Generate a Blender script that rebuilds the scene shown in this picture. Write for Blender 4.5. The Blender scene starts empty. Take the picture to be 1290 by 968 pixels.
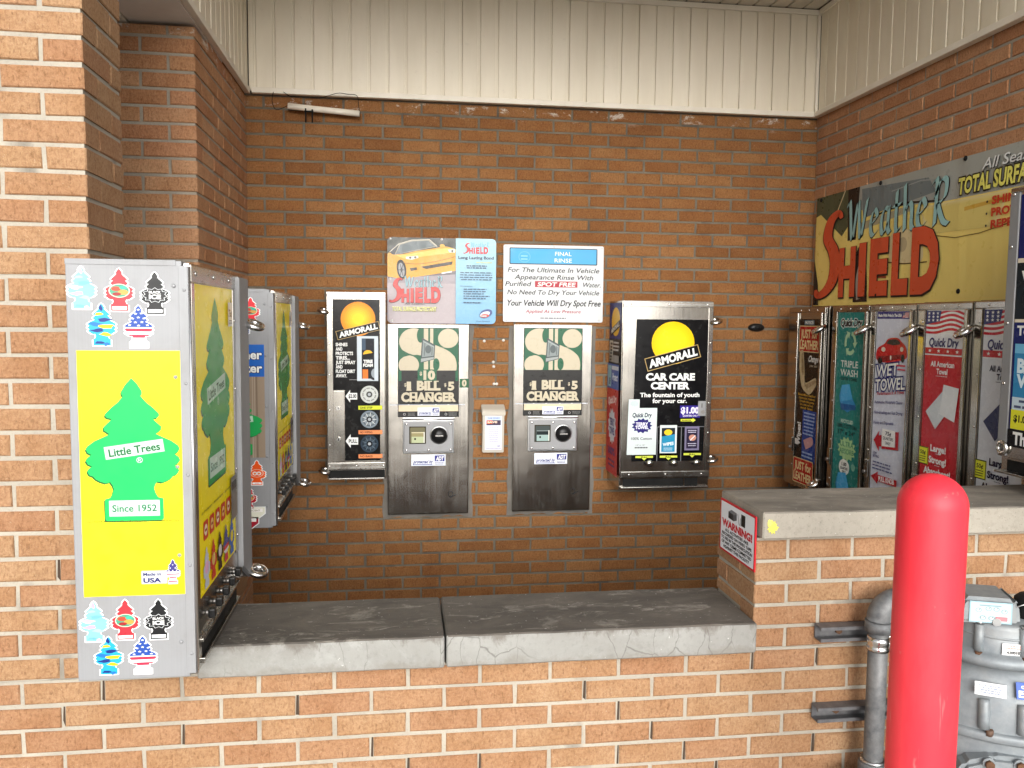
import bpy, bmesh, math, random
from mathutils import Vector, Matrix
from mathutils.geometry import tessellate_polygon
random.seed(7)
SC = bpy.context.scene
COL = SC.collection
# ------------------------------------------------------------------ camera
HC = 1.6
PITCH, YAW, ROLL = .0788, .134, .0095
fw = Vector((math.sin(YAW)*math.cos(PITCH), math.cos(YAW)*math.cos(PITCH), -math.sin(PITCH)))
r0 = Vector((math.cos(YAW), -math.sin(YAW), 0)); u0 = r0.cross(fw)
rt = math.cos(ROLL)*r0 + math.sin(ROLL)*u0; up = -math.sin(ROLL)*r0 + math.cos(ROLL)*u0
cd = bpy.data.cameras.new('camera'); cam = bpy.data.objects.new('camera', cd); COL.objects.link(cam)
M = Matrix((rt, up, -fw)).transposed().to_4x4(); M.translation = (0, 0, HC); cam.matrix_world = M
cd.sensor_width = 36; cd.lens = 29.23; cd.clip_start = .05; cd.clip_end = 600
SC.camera = cam
# ------------------------------------------------------------------ sky, sun, exposure
SUN_EL, SUN_AZ = math.radians(15), math.radians(2)      # sun behind the camera, high, softened by cloud
wd = bpy.data.worlds.new('World'); SC.world = wd; wd.use_nodes = True
nt = wd.node_tree; nt.nodes.clear()
sky = nt.nodes.new('ShaderNodeTexSky'); sky.sky_type = 'NISHITA'; sky.sun_disc = False
sky.sun_elevation = SUN_EL; sky.sun_rotation = math.pi + SUN_AZ; sky.dust_density = 3.0; sky.air_density = 1.0
hs = nt.nodes.new('ShaderNodeHueSaturation'); hs.inputs['Saturation'].default_value = .15
bg = nt.nodes.new('ShaderNodeBackground'); bg.inputs['Strength'].default_value = .13
wo = nt.nodes.new('ShaderNodeOutputWorld')
nt.links.new(sky.outputs[0], hs.inputs['Color']); nt.links.new(hs.outputs[0], bg.inputs['Color']); nt.links.new(bg.outputs[0], wo.inputs['Surface'])
sl = bpy.data.lights.new('sun', 'SUN'); sl.energy = 1.8; sl.angle = math.radians(70); sl.color = (1, .98, .95)
so = bpy.data.objects.new('sun', sl); COL.objects.link(so)
sdir = Vector((math.sin(SUN_AZ)*math.cos(SUN_EL), -math.cos(SUN_AZ)*math.cos(SUN_EL), math.sin(SUN_EL)))
so.rotation_euler = sdir.to_track_quat('Z', 'Y').to_euler()
SC.view_settings.view_transform = 'Standard'; SC.view_settings.look = 'None'
SC.view_settings.exposure = .80; SC.view_settings.gamma = 1; SC.view_settings.use_curve_mapping = False
SC.cycles.max_bounces = 10; SC.cycles.diffuse_bounces = 6; SC.cycles.glossy_bounces = 5
SC.cycles.use_denoising = True
# ------------------------------------------------------------------ materials
def lin(c): c /= 255.; return c/12.92 if c <= .04045 else ((c+.055)/1.055)**2.4
def S(c): return (lin(c[0]), lin(c[1]), lin(c[2]), 1)
MC = {}
def newmat(name):
    m = bpy.data.materials.new(name); m.use_nodes = True
    n = m.node_tree; return m, n, n.nodes['Principled BSDF']
def N(n, t, **kw):
    x = n.nodes.new(t)
    for k, v in kw.items():
        if k in x.inputs: x.inputs[k].default_value = v
        else: setattr(x, k, v)
    return x
def mixc(n, fac, a, b, mode='MIX'):
    x = n.nodes.new('ShaderNodeMix'); x.data_type = 'RGBA'; x.blend_type = mode
    for sock, v in ((x.inputs[0], fac), (x.inputs[6], a), (x.inputs[7], b)):
        if hasattr(v, 'is_output'): n.links.new(v, sock)
        else: sock.default_value = v
    return x.outputs[2]
def mapr(n, v, a, b, c=0, d=1):
    x = N(n, 'ShaderNodeMapRange'); n.links.new(v, x.inputs[0])
    for i, q in zip((1, 2, 3, 4), (a, b, c, d)): x.inputs[i].default_value = q
    return x.outputs[0]
def noise(n, co, scale, detail=4, rough=.55, dist=0):
    x = N(n, 'ShaderNodeTexNoise', Scale=scale, Detail=detail, Roughness=rough, Distortion=dist)
    n.links.new(co, x.inputs['Vector']); return x.outputs['Fac']
def stretch(n, co, s):
    x = N(n, 'ShaderNodeMapping'); x.inputs['Scale'].default_value = s; n.links.new(co, x.inputs['Vector']); return x.outputs[0]
def bump(n, b, h, strength, dist):
    x = N(n, 'ShaderNodeBump', Strength=strength, Distance=dist); n.links.new(h, x.inputs['Height']); n.links.new(x.outputs[0], b.inputs['Normal'])
def paint(c, rough=.38, grime=.10, metal=0, wrinkle=0):
    """printed vinyl / paint of one sRGB colour, faintly dirty"""
    key = (tuple(c), rough, grime, metal, wrinkle)
    if key in MC: return MC[key]
    m, n, b = newmat('print_%d_%d_%d' % tuple(c)); col = S(c)
    co = N(n, 'ShaderNodeTexCoord').outputs['Object']
    f = mapr(n, noise(n, co, 7, 6, .65), .42, .75, 0, grime)
    o = mixc(n, f, col, (col[0]*.5+.06, col[1]*.5+.055, col[2]*.5+.045, 1))
    b.inputs['Specular IOR Level'].default_value = .3 if rough > .2 else .14
    n.links.new(o, b.inputs['Base Color']); b.inputs['Roughness'].default_value = rough; b.inputs['Metallic'].default_value = metal
    n.links.new(mapr(n, noise(n, co, 30, 3), .3, .7, rough-.05, rough+.12), b.inputs['Roughness'])
    if wrinkle: bump(n, b, noise(n, stretch(n, co, (3, 3, 1.2)), 2.2, 2, .45, .6), .6, wrinkle)
    MC[key] = m; return m
def steel(name, col, rough, axis='z', dirt=.3, metal=1.0):
    if name in MC: return MC[name]
    m, n, b = newmat(name); co = N(n, 'ShaderNodeTexCoord').outputs['Object']
    s = {'z': (220, 220, 2.5), 'x': (2.5, 220, 220)}[axis]
    g = noise(n, stretch(n, co, s), 1, 3)
    blot = noise(n, co, 5, 7, .7, .6)
    d = mapr(n, blot, .45, .8, 0, dirt)
    c = mixc(n, d, col+(1,), (.20, .18, .15, 1))
    c = mixc(n, mapr(n, g, .2, .8, 0, .12), c, (col[0]*.6, col[1]*.6, col[2]*.6, 1))
    n.links.new(c, b.inputs['Base Color']); b.inputs['Metallic'].default_value = metal
    ra = N(n, 'ShaderNodeMath', operation='ADD'); n.links.new(mapr(n, g, .2, .8, rough-.04, rough+.05), ra.inputs[0]); n.links.new(mapr(n, blot, .4, .8, 0, .12), ra.inputs[1])
    n.links.new(ra.outputs[0], b.inputs['Roughness'])
    bump(n, b, g, .08, .0004)
    MC[name] = m; return m
STEEL = steel('brushed_steel', (.42, .40, .365), .17)
STEELX = steel('brushed_steel_across', (.39, .375, .345), .22, 'x')
GALV = steel('grey_steel_panel', (.30, .305, .315), .58, 'z', .25, .35)
CHROME = steel('chrome', (.75, .74, .72), .12, 'x', .12)
DSTEEL = steel('dark_steel', (.28, .27, .26), .38)
ZINC = steel('zinc', (.62, .63, .64), .28, 'x', .25)
BLACKP = paint((22, 22, 23), .35); DARK = paint((12, 12, 12), .7)
def pipe_mat(name, a, b_, rough=.55):
    m, n, b = newmat(name); co = N(n, 'ShaderNodeTexCoord').outputs['Object']
    f = noise(n, co, 35, 6, .7); g = noise(n, co, 6, 4, .6, .4)
    c = mixc(n, mapr(n, f, .35, .7), a+(1,), b_+(1,)); c = mixc(n, mapr(n, g, .5, .75, 0, .5), c, (.30, .29, .27, 1))
    n.links.new(c, b.inputs['Base Color']); b.inputs['Roughness'].default_value = rough; b.inputs['Metallic'].default_value = .25
    bump(n, b, f, .35, .001); return m
PIPE = pipe_mat('grey_painted_pipe', (.10, .105, .11), (.20, .206, .21))
METER = pipe_mat('meter_grey_paint', (.205, .23, .248), (.27, .298, .31), .5)
STRUTM = pipe_mat('strut_paint', (.10, .10, .105), (.17, .17, .175))
RUST = pipe_mat('rusty_bolt', (.16, .075, .035), (.07, .035, .02), .8)
def brick_mat(name, cols, rough_bump=1.0, smear=False):
    m, n, b = newmat(name); co = N(n, 'ShaderNodeTexCoord').outputs['Object']
    at = N(n, 'ShaderNodeAttribute', attribute_name='tint')
    ra = N(n, 'ShaderNodeValToRGB'); e = ra.color_ramp.elements
    e[0].position = 0; e[0].color = cols[0]+(1,); e[1].position = 1; e[1].color = cols[-1]+(1,)
    for i, c in enumerate(cols[1:-1]):
        q = e.new((i+1)/(len(cols)-1)); q.color = c+(1,)
    n.links.new(at.outputs['Fac'], ra.inputs[0])
    big = noise(n, co, 9, 5, .6); fine = noise(n, co, 120, 5, .75); gr = noise(n, stretch(n, co, (1, 1, .35)), 170, 3, .6, .8)
    c = mixc(n, mapr(n, big, .35, .65, 0, .6), ra.outputs[0], mixc(n, 1.0, ra.outputs[0], (.78, .66, .55, 1), 'MULTIPLY'))
    c = mixc(n, mapr(n, fine, .42, .68, 0, .6), c, mixc(n, 1.0, c, (.50, .40, .33, 1), 'MULTIPLY'))
    c = mixc(n, mapr(n, gr, .54, .68, 0, .5), c, mixc(n, 1.0, c, (.42, .33, .28, 1), 'MULTIPLY'))
    sp = noise(n, co, 210, 2); c = mixc(n, mapr(n, sp, .66, .74, 0, .5), c, (.55, .42, .30, 1))
    if smear:
        ge = N(n, 'ShaderNodeNewGeometry'); sx = N(n, 'ShaderNodeSeparateXYZ'); n.links.new(ge.outputs['Position'], sx.inputs[0])
        zz = mapr(n, sx.outputs[2], 2.60, 2.73, 0, 1)
        sm = noise(n, stretch(n, co, (1, 1, 2.2)), 8, 9, .8, .25)
        mu = N(n, 'ShaderNodeMath', operation='MULTIPLY'); n.links.new(mapr(n, sm, .56, .60, 0, .85), mu.inputs[0]); n.links.new(mapr(n, zz, .35, .9), mu.inputs[1])
        c = mixc(n, mu.outputs[0], c, (.72, .69, .62, 1))
        dr = noise(n, stretch(n, co, (1, 1, .7)), 14, 2, .5, .3)
        c = mixc(n, mapr(n, dr, .795, .81, 0, .8), c, (.6, .57, .5, 1))
    n.links.new(c, b.inputs['Base Color']); b.inputs['Roughness'].default_value = .9; b.inputs['Specular IOR Level'].default_value = .25
    h = N(n, 'ShaderNodeMath', operation='ADD'); n.links.new(fine, h.inputs[0]); n.links.new(gr, h.inputs[1])
    bump(n, b, h.outputs[0], .75*rough_bump, .006); return m
def mortar_mat(name, a, b_, dk=.25):
    m, n, b = newmat(name); co = N(n, 'ShaderNodeTexCoord').outputs['Object']
    f = noise(n, co, 6, 6, .6); g = noise(n, co, 150, 4, .7)
    c = mixc(n, mapr(n, f, .35, .7), a+(1,), b_+(1,)); c = mixc(n, mapr(n, g, .5, .75, 0, .45), c, tuple(x*.55 for x in a)+(1,))
    k = noise(n, stretch(n, co, (1, 1, .6)), 4.5, 3, .5); c = mixc(n, mapr(n, k, .585, .65, 0, dk), c, (.07, .06, .05, 1))
    n.links.new(c, b.inputs['Base Color']); b.inputs['Roughness'].default_value = .95
    bump(n, b, g, .5, .003); return m
BR_FRONT = brick_mat('tan_brick', [(.42, .232, .128), (.445, .264, .145), (.46, .288, .16), (.452, .272, .15), (.432, .245, .137)])
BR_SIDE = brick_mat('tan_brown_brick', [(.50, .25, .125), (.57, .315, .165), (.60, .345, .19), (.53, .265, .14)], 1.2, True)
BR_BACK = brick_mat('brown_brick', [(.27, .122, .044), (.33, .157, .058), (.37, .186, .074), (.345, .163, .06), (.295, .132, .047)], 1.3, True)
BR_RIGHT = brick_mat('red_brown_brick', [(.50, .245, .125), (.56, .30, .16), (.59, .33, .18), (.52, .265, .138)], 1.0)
MO_FRONT = mortar_mat('pale_mortar', (.43, .39, .32), (.34, .31, .255), .5)
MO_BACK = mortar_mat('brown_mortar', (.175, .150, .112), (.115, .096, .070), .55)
MO_RIGHT = mortar_mat('grey_mortar', (.37, .325, .26), (.29, .255, .20), .2)
def concrete(name, base, dark, light, k, cracks=False, speck=False, drip=False):
    m, n, b = newmat(name); co = N(n, 'ShaderNodeTexCoord').outputs['Object']
    f = noise(n, stretch(n, co, (1, 2.2, 1)), 3.4, 9, .66, .5); g = noise(n, co, 60, 6, .7); h = noise(n, stretch(n, co, (1, 2.5, 1)), 7.5, 8, .7, .8)
    c = mixc(n, mapr(n, f, .35, .68), base+(1,), dark+(1,)); c = mixc(n, mapr(n, h, .56, .70, 0, k), c, light+(1,))
    c = mixc(n, mapr(n, g, .52, .7, 0, .5), c, tuple(x*.6 for x in base)+(1,))
    w_ = noise(n, stretch(n, co, (1, 1.6, 1)), 3.1, 10, .72, .3); c = mixc(n, mapr(n, w_, .57, .66, 0, k*.7), c, light+(1,))
    s = noise(n, co, 95, 2); c = mixc(n, mapr(n, s, .71, .75, 0, .6), c, (.62, .61, .58, 1))
    if cracks:
        d = N(n, 'ShaderNodeTexNoise', Scale=10, Detail=5); n.links.new(co, d.inputs['Vector'])
        va = N(n, 'ShaderNodeVectorMath', operation='MULTIPLY_ADD'); n.links.new(d.outputs['Color'], va.inputs[0]); va.inputs[1].default_value = (.06, .06, .06); n.links.new(co, va.inputs[2])
        v = N(n, 'ShaderNodeTexVoronoi', Scale=1, feature='DISTANCE_TO_EDGE'); n.links.new(stretch(n, va.outputs[0], (13, 3, 5)), v.inputs['Vector'])
        vis = noise(n, co, 5, 2); gate = mapr(n, vis, .47, .56)
        mu = N(n, 'ShaderNodeMath', operation='MULTIPLY'); n.links.new(mapr(n, v.outputs['Distance'], .004, .014, .6, 0), mu.inputs[0]); n.links.new(gate, mu.inputs[1])
        c = mixc(n, mu.outputs[0], c, (.10, .095, .085, 1))
    if drip:                                          # grime washing over the front arris
        ge = N(n, 'ShaderNodeNewGeometry'); sx = N(n, 'ShaderNodeSeparateXYZ'); n.links.new(ge.outputs['Position'], sx.inputs[0])
        ad = N(n, 'ShaderNodeMath', operation='ADD'); n.links.new(sx.outputs[2], ad.inputs[0]); n.links.new(mapr(n, noise(n, stretch(n, co, (1, 1, .5)), 13, 8, .75, .5), .25, .75, -.045, .035), ad.inputs[1])
        c = mixc(n, mapr(n, ad.outputs[0], .700, .722, 0, .85), c, (.15, .133, .115, 1))
        lo = N(n, 'ShaderNodeMath', operation='ADD'); n.links.new(sx.outputs[2], lo.inputs[0]); n.links.new(mapr(n, noise(n, co, 20, 5, .7), .3, .7, -.02, .02), lo.inputs[1])
        c = mixc(n, mapr(n, lo.outputs[0], .630, .650, .6, 0), c, (.20, .185, .16, 1))
    if speck:
        s2 = noise(n, co, 140, 3, .6); c = mixc(n, mapr(n, s2, .6, .72, 0, .7), c, (.13, .11, .09, 1))
    n.links.new(c, b.inputs['Base Color']); b.inputs['Roughness'].default_value = .88
    bump(n, b, g, .45, .004); return m
CO_TOP = concrete('stained_concrete', (.135, .118, .10), (.066, .058, .05), (.33, .305, .265), .95)
CO_FACE = concrete('pale_concrete', (.315, .315, .295), (.24, .235, .215), (.40, .40, .385), .5, True, False, True)
CO_CAP = concrete('aggregate_concrete', (.36, .33, .275), (.29, .265, .22), (.41, .375, .32), .4, False, True)
CO_CAPTOP = concrete('stained_cap', (.28, .25, .205), (.12, .105, .088), (.34, .31, .265), .7)
PAVE = concrete('pavement_concrete', (.46, .45, .42), (.40, .39, .365), (.50, .49, .465), .4)
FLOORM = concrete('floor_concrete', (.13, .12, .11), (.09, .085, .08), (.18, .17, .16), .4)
def siding_mat(name, c0):
    m, n, b = newmat(name); co = N(n, 'ShaderNodeTexCoord').outputs['Object']
    f = noise(n, stretch(n, co, (3, 3, .5)), 2.2, 6, .6); g = noise(n, co, 25, 5, .7)
    c = mixc(n, mapr(n, f, .4, .75, 0, .45), c0+(1,), (c0[0]*.78, c0[1]*.75, c0[2]*.68, 1)); c = mixc(n, mapr(n, g, .62, .8, 0, .3), c, (.42, .37, .29, 1))
    n.links.new(c, b.inputs['Base Color']); b.inputs['Roughness'].default_value = .45; return m
SIDE = siding_mat('cream_vinyl', (.80, .735, .60)); TRIM = siding_mat('cream_trim', (.80, .745, .64)); GREYS = siding_mat('grey_soffit', (.76, .72, .66)); CEILM = siding_mat('soffit_vinyl', (.66, .61, .52))
# ------------------------------------------------------------------ mesh helpers
class MB:
    def __init__(s): s.bm = bmesh.new(); s.mats = []
    def mi(s, m):
        if m not in s.mats: s.mats.append(m)
        return s.mats.index(m)
    def _add(s, b2, m, mtx=None):
        i = s.mi(m)
        for f in b2.faces: f.material_index = i
        if mtx is not None: bmesh.ops.transform(b2, matrix=mtx, verts=b2.verts)
        me = bpy.data.meshes.new('t'); b2.to_mesh(me); b2.free(); s.bm.from_mesh(me); bpy.data.meshes.remove(me)
    def box(s, x0, x1, y0, y1, z0, z1, m, bev=0, seg=2, mtx=None):
        b = bmesh.new(); bmesh.ops.create_cube(b, size=1)
        for v in b.verts: v.co = Vector(((x0+x1)/2+v.co.x*(x1-x0), (y0+y1)/2+v.co.y*(y1-y0), (z0+z1)/2+v.co.z*(z1-z0)))
        if bev: bmesh.ops.bevel(b, geom=b.edges[:], offset=bev, segments=seg, affect='EDGES', profile=.6)
        s._add(b, m, mtx); return s
    def cyl(s, p0, p1, r, m, r2=None, n=24, cap=True):
        p0, p1 = Vector(p0), Vector(p1); b = bmesh.new()
        bmesh.ops.create_cone(b, segments=n, radius1=r, radius2=r if r2 is None else r2, depth=(p1-p0).length, cap_ends=cap)
        q = (p1-p0).to_track_quat('Z', 'Y').to_matrix().to_4x4(); q.translation = (p0+p1)/2
        for f in b.faces: f.smooth = len(f.verts) == 4
        s._add(b, m, q); return s
    def lathe(s, prof, m, mtx=None, n=32):
        b = bmesh.new(); rings = []
        for r, z in prof:
            rings.append([b.verts.new((r*math.cos(2*math.pi*k/n), r*math.sin(2*math.pi*k/n), z)) for k in range(n)] if r > 1e-6 else [b.verts.new((0, 0, z))])
        for a, c in zip(rings, rings[1:]):
            for k in range(n):
                k2 = (k+1) % n
                if len(a) == 1: vs = (a[0], c[k2], c[k])
                elif len(c) == 1: vs = (a[k], a[k2], c[0])
                else: vs = (a[k], a[k2], c[k2], c[k])
                b.faces.new(vs).smooth = True
        bmesh.ops.recalc_face_normals(b, faces=b.faces); s._add(b, m, mtx); return s
    def prism(s, pts, axis, a0, a1, m, bev=0, mtx=None):
        """outline pts in the two other axes, extruded along axis"""
        b = bmesh.new(); P = {'x': lambda u, v, w: (w, u, v), 'y': lambda u, v, w: (u, w, v), 'z': lambda u, v, w: (u, v, w)}[axis]
        A = [b.verts.new(P(u, v, a0)) for u, v in pts]; Bv = [b.verts.new(P(u, v, a1)) for u, v in pts]
        b.faces.new(A); b.faces.new(Bv[::-1]); k = len(pts)
        for i in range(k): b.faces.new((A[i], Bv[i], Bv[(i+1) % k], A[(i+1) % k]))
        bmesh.ops.recalc_face_normals(b, faces=b.faces)
        if bev: bmesh.ops.bevel(b, geom=b.edges[:], offset=bev, segments=2, affect='EDGES')
        s._add(b, m, mtx); return s
    def tube(s, pts, r, m, n=12, smooth=True):
        pts = [Vector(p) for p in pts]; b = bmesh.new(); rings = []
        for i, p in enumerate(pts):
            t = (pts[min(i+1, len(pts)-1)]-pts[max(i-1, 0)]).normalized(); q = t.to_track_quat('Z', 'Y')
            rings.append([b.verts.new(p+q @ Vector((r*math.cos(2*math.pi*k/n), r*math.sin(2*math.pi*k/n), 0))) for k in range(n)])
        for a, c in zip(rings, rings[1:]):
            for k in range(n): b.faces.new((a[k], a[(k+1) % n], c[(k+1) % n], c[k])).smooth = smooth
        b.faces.new(rings[0][::-1]); b.faces.new(rings[-1]); bmesh.ops.recalc_face_normals(b, faces=b.faces); s._add(b, m); return s
    def mesh(s, name):
        me = bpy.data.meshes.new(name); s.bm.to_mesh(me); s.bm.free()
        for m in s.mats: me.materials.append(m)
        return me
def obj(name, mb, parent=None, loc=None, label=None):
    me = mb if isinstance(mb, bpy.types.Mesh) else mb.mesh(name)
    o = bpy.data.objects.new(name, me); COL.objects.link(o)
    if parent: o.parent = parent
    if loc is not None: o.location = loc
    if label: o['label'] = label
    return o
def tag(o, label, cat, group=None):
    o['label'] = label; o['category'] = cat
    if group: o['group'] = group
    return o
def struct(o): o['kind'] = 'structure'; return o
def thing(name, label, cat, loc, rz=0, group=None):
    o = bpy.data.objects.new(name, None); COL.objects.link(o); o.empty_display_size = .1
    o.location = loc; o.rotation_euler = (0, 0, rz); return tag(o, label, cat, group)
SCREWS = {}
def screw(parent, loc, n, r=.006, m=None, name='screw'):
    m = m or CHROME; k = (r, m.name)
    if k not in SCREWS:
        SCREWS[k] = MB().lathe([(0, r*.62), (r*.5, r*.58), (r*.85, r*.38), (r, r*.12), (r, -r*.2)], m, None, 14).mesh('screw')
    o = obj(name, SCREWS[k], parent, loc); o.rotation_euler = Vector(n).to_track_quat('Z', 'Y').to_euler(); return o
LOCKM = []
def lock(parent, loc, tilt=(0, 0, 0), s=1.0):
    """chrome puck lock: a fat ring with a plugged keyway"""
    if not LOCKM:
        mb = MB(); P = []
        for i in range(17):
            a = math.pi*2*i/16; P.append((.026+.0105*math.cos(a), .0105*math.sin(a)))
        mb.lathe(P, CHROME, None, 28); mb.lathe([(0, .003), (.012, .003), (.013, .001), (.0165, .001), (.0165, -.004), (0, -.004)], DSTEEL, None, 20)
        LOCKM.append(mb.mesh('lock_ring'))
    o = obj('lock_ring', LOCKM[0], parent, loc); o.rotation_euler = tilt; o.scale = (s, s, s); return o
# ------------------------------------------------------------------ flat printed artwork
TX = {}
def text_tris(s, bold=0):
    k = (s, bold)
    if k in TX: return TX[k]
    cu = bpy.data.curves.new('t', 'FONT'); cu.body = s; cu.size = 1; cu.offset = bold; cu.resolution_u = 3
    ob = bpy.data.objects.new('t', cu); COL.objects.link(ob)
    bpy.context.view_layer.update()
    me = bpy.data.meshes.new_from_object(ob.evaluated_get(bpy.context.evaluated_depsgraph_get()))
    me.calc_loop_triangles()
    V = [(v.co.x, v.co.y) for v in me.vertices]; T = [tuple(V[i] for i in t.vertices) for t in me.loop_triangles]
    bpy.data.objects.remove(ob); bpy.data.curves.remove(cu); bpy.data.meshes.remove(me)
    xs = [p[0] for t in T for p in t] or [0, 1]
    TX[k] = (T, min(xs), max(xs)); return TX[k]
CAP = .729
def ring(cx, cy, rx, ry, n=36, a0=0, a1=360, rot=0):
    c, s = math.cos(math.radians(rot)), math.sin(math.radians(rot)); o = []
    for i in range(n+(0 if a1-a0 == 360 else 1)):
        a = math.radians(a0+(a1-a0)*i/n); x, y = rx*math.cos(a), ry*math.sin(a); o.append((cx+x*c-y*s, cy+x*s+y*c))
    return o
def star(cx, cy, r, n=5, k=.42, rot=-90):
    return [(cx+(r if i % 2 == 0 else r*k)*math.cos(math.radians(rot+180*i/n)), cy+(r if i % 2 == 0 else r*k)*math.sin(math.radians(rot+180*i/n))) for i in range(2*n)]
def spline(P, n=8):
    P = [Vector((p[0], p[1])) for p in P]; Q = [P[0]]+P+[P[-1]]; o = []
    for i in range(1, len(Q)-2):
        for j in range(n):
            t = j/n; a, b, c, d = Q[i-1], Q[i], Q[i+1], Q[i+2]
            v = .5*((2*b)+(c-a)*t+(2*a-5*b+4*c-d)*t*t+(3*b-a-3*c+d)*t**3); o.append((v.x, v.y))
    o.append((P[-1].x, P[-1].y)); return o
def clip_band(P, y0, y1):
    def half(P, f):
        o = []
        for i in range(len(P)):
            a, b = P[i], P[(i+1) % len(P)]; fa, fb = f(a), f(b)
            if fa >= 0: o.append(a)
            if (fa >= 0) != (fb >= 0):
                t = fa/(fa-fb); o.append((a[0]+(b[0]-a[0])*t, a[1]+(b[1]-a[1])*t))
        return o
    return half(half(P, lambda p: p[1]-y0), lambda p: y1-p[1])
class Art:
    """flat print; x right, y down in drawing units, (x0,y0)-(x1,y1) mapped to w x h metres"""
    def __init__(s, x0, y0, x1, y1, w, h, rough=.38, wrinkle=0):
        s.wr = wrinkle; s.b = (x0, y0, x1, y1); s.w, s.h = w, h; s.ops = []; s.rough = rough
    def tri(s, T, c):
        s.ops.append((T, c)); return s
    def poly(s, P, c):
        P = [(float(x), float(y)) for x, y in P]
        if len(P) < 3: return s
        t = tessellate_polygon([[Vector((x, y, 0)) for x, y in P]])
        return s.tri([tuple(P[i] for i in q) for q in t], c)
    def rect(s, x0, y0, x1, y1, c): return s.poly([(x0, y0), (x1, y0), (x1, y1), (x0, y1)], c)
    def rrect(s, x0, y0, x1, y1, r, c):
        P = []
        for cx, cy, a in ((x1-r, y0+r, -90), (x1-r, y1-r, 0), (x0+r, y1-r, 90), (x0+r, y0+r, 180)): P += ring(cx, cy, r, r, 5, a, a+90)
        return s.poly(P, c)
    def ell(s, cx, cy, rx, ry, c, rot=0): return s.poly(ring(cx, cy, rx, ry, 32, rot=rot), c)
    def line(s, P, wd, c, w2=None):
        L, R = [], []
        for i, p in enumerate(P):
            a, b = Vector(P[max(i-1, 0)]), Vector(P[min(i+1, len(P)-1)]); t = (b-a); t = t.normalized() if t.length else Vector((1, 0))
            k = wd if w2 is None else wd+(w2-wd)*i/(len(P)-1); n = Vector((-t.y, t.x))*k/2; L.append((p[0]+n.x, p[1]+n.y)); R.append((p[0]-n.x, p[1]-n.y))
        T = []
        for i in range(len(P)-1): T += [(L[i], L[i+1], R[i+1]), (L[i], R[i+1], R[i])]
        return s.tri(T, c)
    def pen(s, strokes, nib, c):
        T = []
        for P in strokes:
            for a, b in zip(P, P[1:]):
                q = [(a[0]-nib[0], a[1]-nib[1]), (b[0]-nib[0], b[1]-nib[1]), (b[0]+nib[0], b[1]+nib[1]), (a[0]+nib[0], a[1]+nib[1])]; T += [(q[0], q[1], q[2]), (q[0], q[2], q[3])]
        return s.tri(T, c)
    def text(s, t, x, y, h, c, w=None, bold=0., shear=0., rot=0., align='c', outline=None, ow=.05):
        T, a, b = text_tris(t, bold); k = h/CAP; kx = k if w is None else w/max(b-a, 1e-6); ca, sa = math.cos(math.radians(rot)), math.sin(math.radians(rot))
        off = {'l': -a, 'c': -(a+b)/2, 'r': -b}[align]
        def f(p):
            X = (p[0]+off)*kx+shear*p[1]*k; Y = -p[1]*k; return (x+X*ca-Y*sa, y+X*sa+Y*ca)
        if outline:
            T2 = text_tris(t, bold+ow)[0]; s.tri([tuple(f(p) for p in q) for q in T2], outline)
        return s.tri([tuple(f(p) for p in q) for q in T], c)
    def lines(s, x0, y0, x1, n, dy, c, h=1.2, seed=1, jag=.25, align='c'):
        """tiny print too small to read: rows of short dashes"""
        R = random.Random(seed)
        for i in range(n):
            L = (x1-x0)*(1-R.random()*jag); x = x0+((x1-x0)-L)/2 if align == 'c' else x0; e = x+L
            while x < e-1e-6:
                q = min((x1-x0)*(.06+.12*R.random()), e-x); s.rect(x, y0+i*dy, x+q, y0+i*dy+h, c); x += q+(x1-x0)*.025
        return s
    def place(s, name, parent, origin, ux, n, th=.0015, back=None, upv=(0, 0, 1), outline=None, label=None, edge=None):
        """origin: top-left corner in the parent's space; sheet of thickness th with the print on top of it"""
        x0, y0, x1, y1 = s.b; kx, ky = s.w/(x1-x0), s.h/(y1-y0); O, U, Nn, W = Vector(origin), Vector(ux), Vector(n), Vector(upv)
        def P(p, d): return O+U*((p[0]-x0)*kx)-W*((p[1]-y0)*ky)+Nn*d
        V, F, MI, mats = [], [], [], []
        def mi(c):
            m = c if isinstance(c, bpy.types.Material) else paint(c, s.rough, .10, 0, s.wr)
            if m not in mats: mats.append(m)
            return mats.index(m)
        if back is not None:
            ol = outline or [(x0, y0), (x1, y0), (x1, y1), (x0, y1)]; k = len(ol); i = mi(back); ie = mi(edge or back)
            V += [P(p, 0) for p in ol]+[P(p, th) for p in ol]
            for q in tessellate_polygon([[Vector((x, y, 0)) for x, y in ol]]): F.append(tuple(k+j for j in q)); MI.append(i)
            for j in range(k): F.append((j, (j+1) % k, k+(j+1) % k, k+j)); MI.append(ie)
        d = th
        for T, c in s.ops:
            d += .00012; i = mi(c)
            for t in T:
                j = len(V); V += [P(p, d) for p in t]; F.append((j, j+1, j+2)); MI.append(i)
        me = bpy.data.meshes.new(name); me.from_pydata([tuple(v) for v in V], [], F)
        for m in mats: me.materials.append(m)
        me.polygons.foreach_set('material_index', MI)
        me.update(); b = bmesh.new(); b.from_mesh(me)
        for f in b.faces:
            if len(f.verts) == 3 and f.normal.dot(Nn) < 0: f.normal_flip()
        b.to_mesh(me); b.free()
        return obj(name, me, parent, None, label)
WHITE = (233, 234, 232); BLK = (18, 18, 19)
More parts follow.
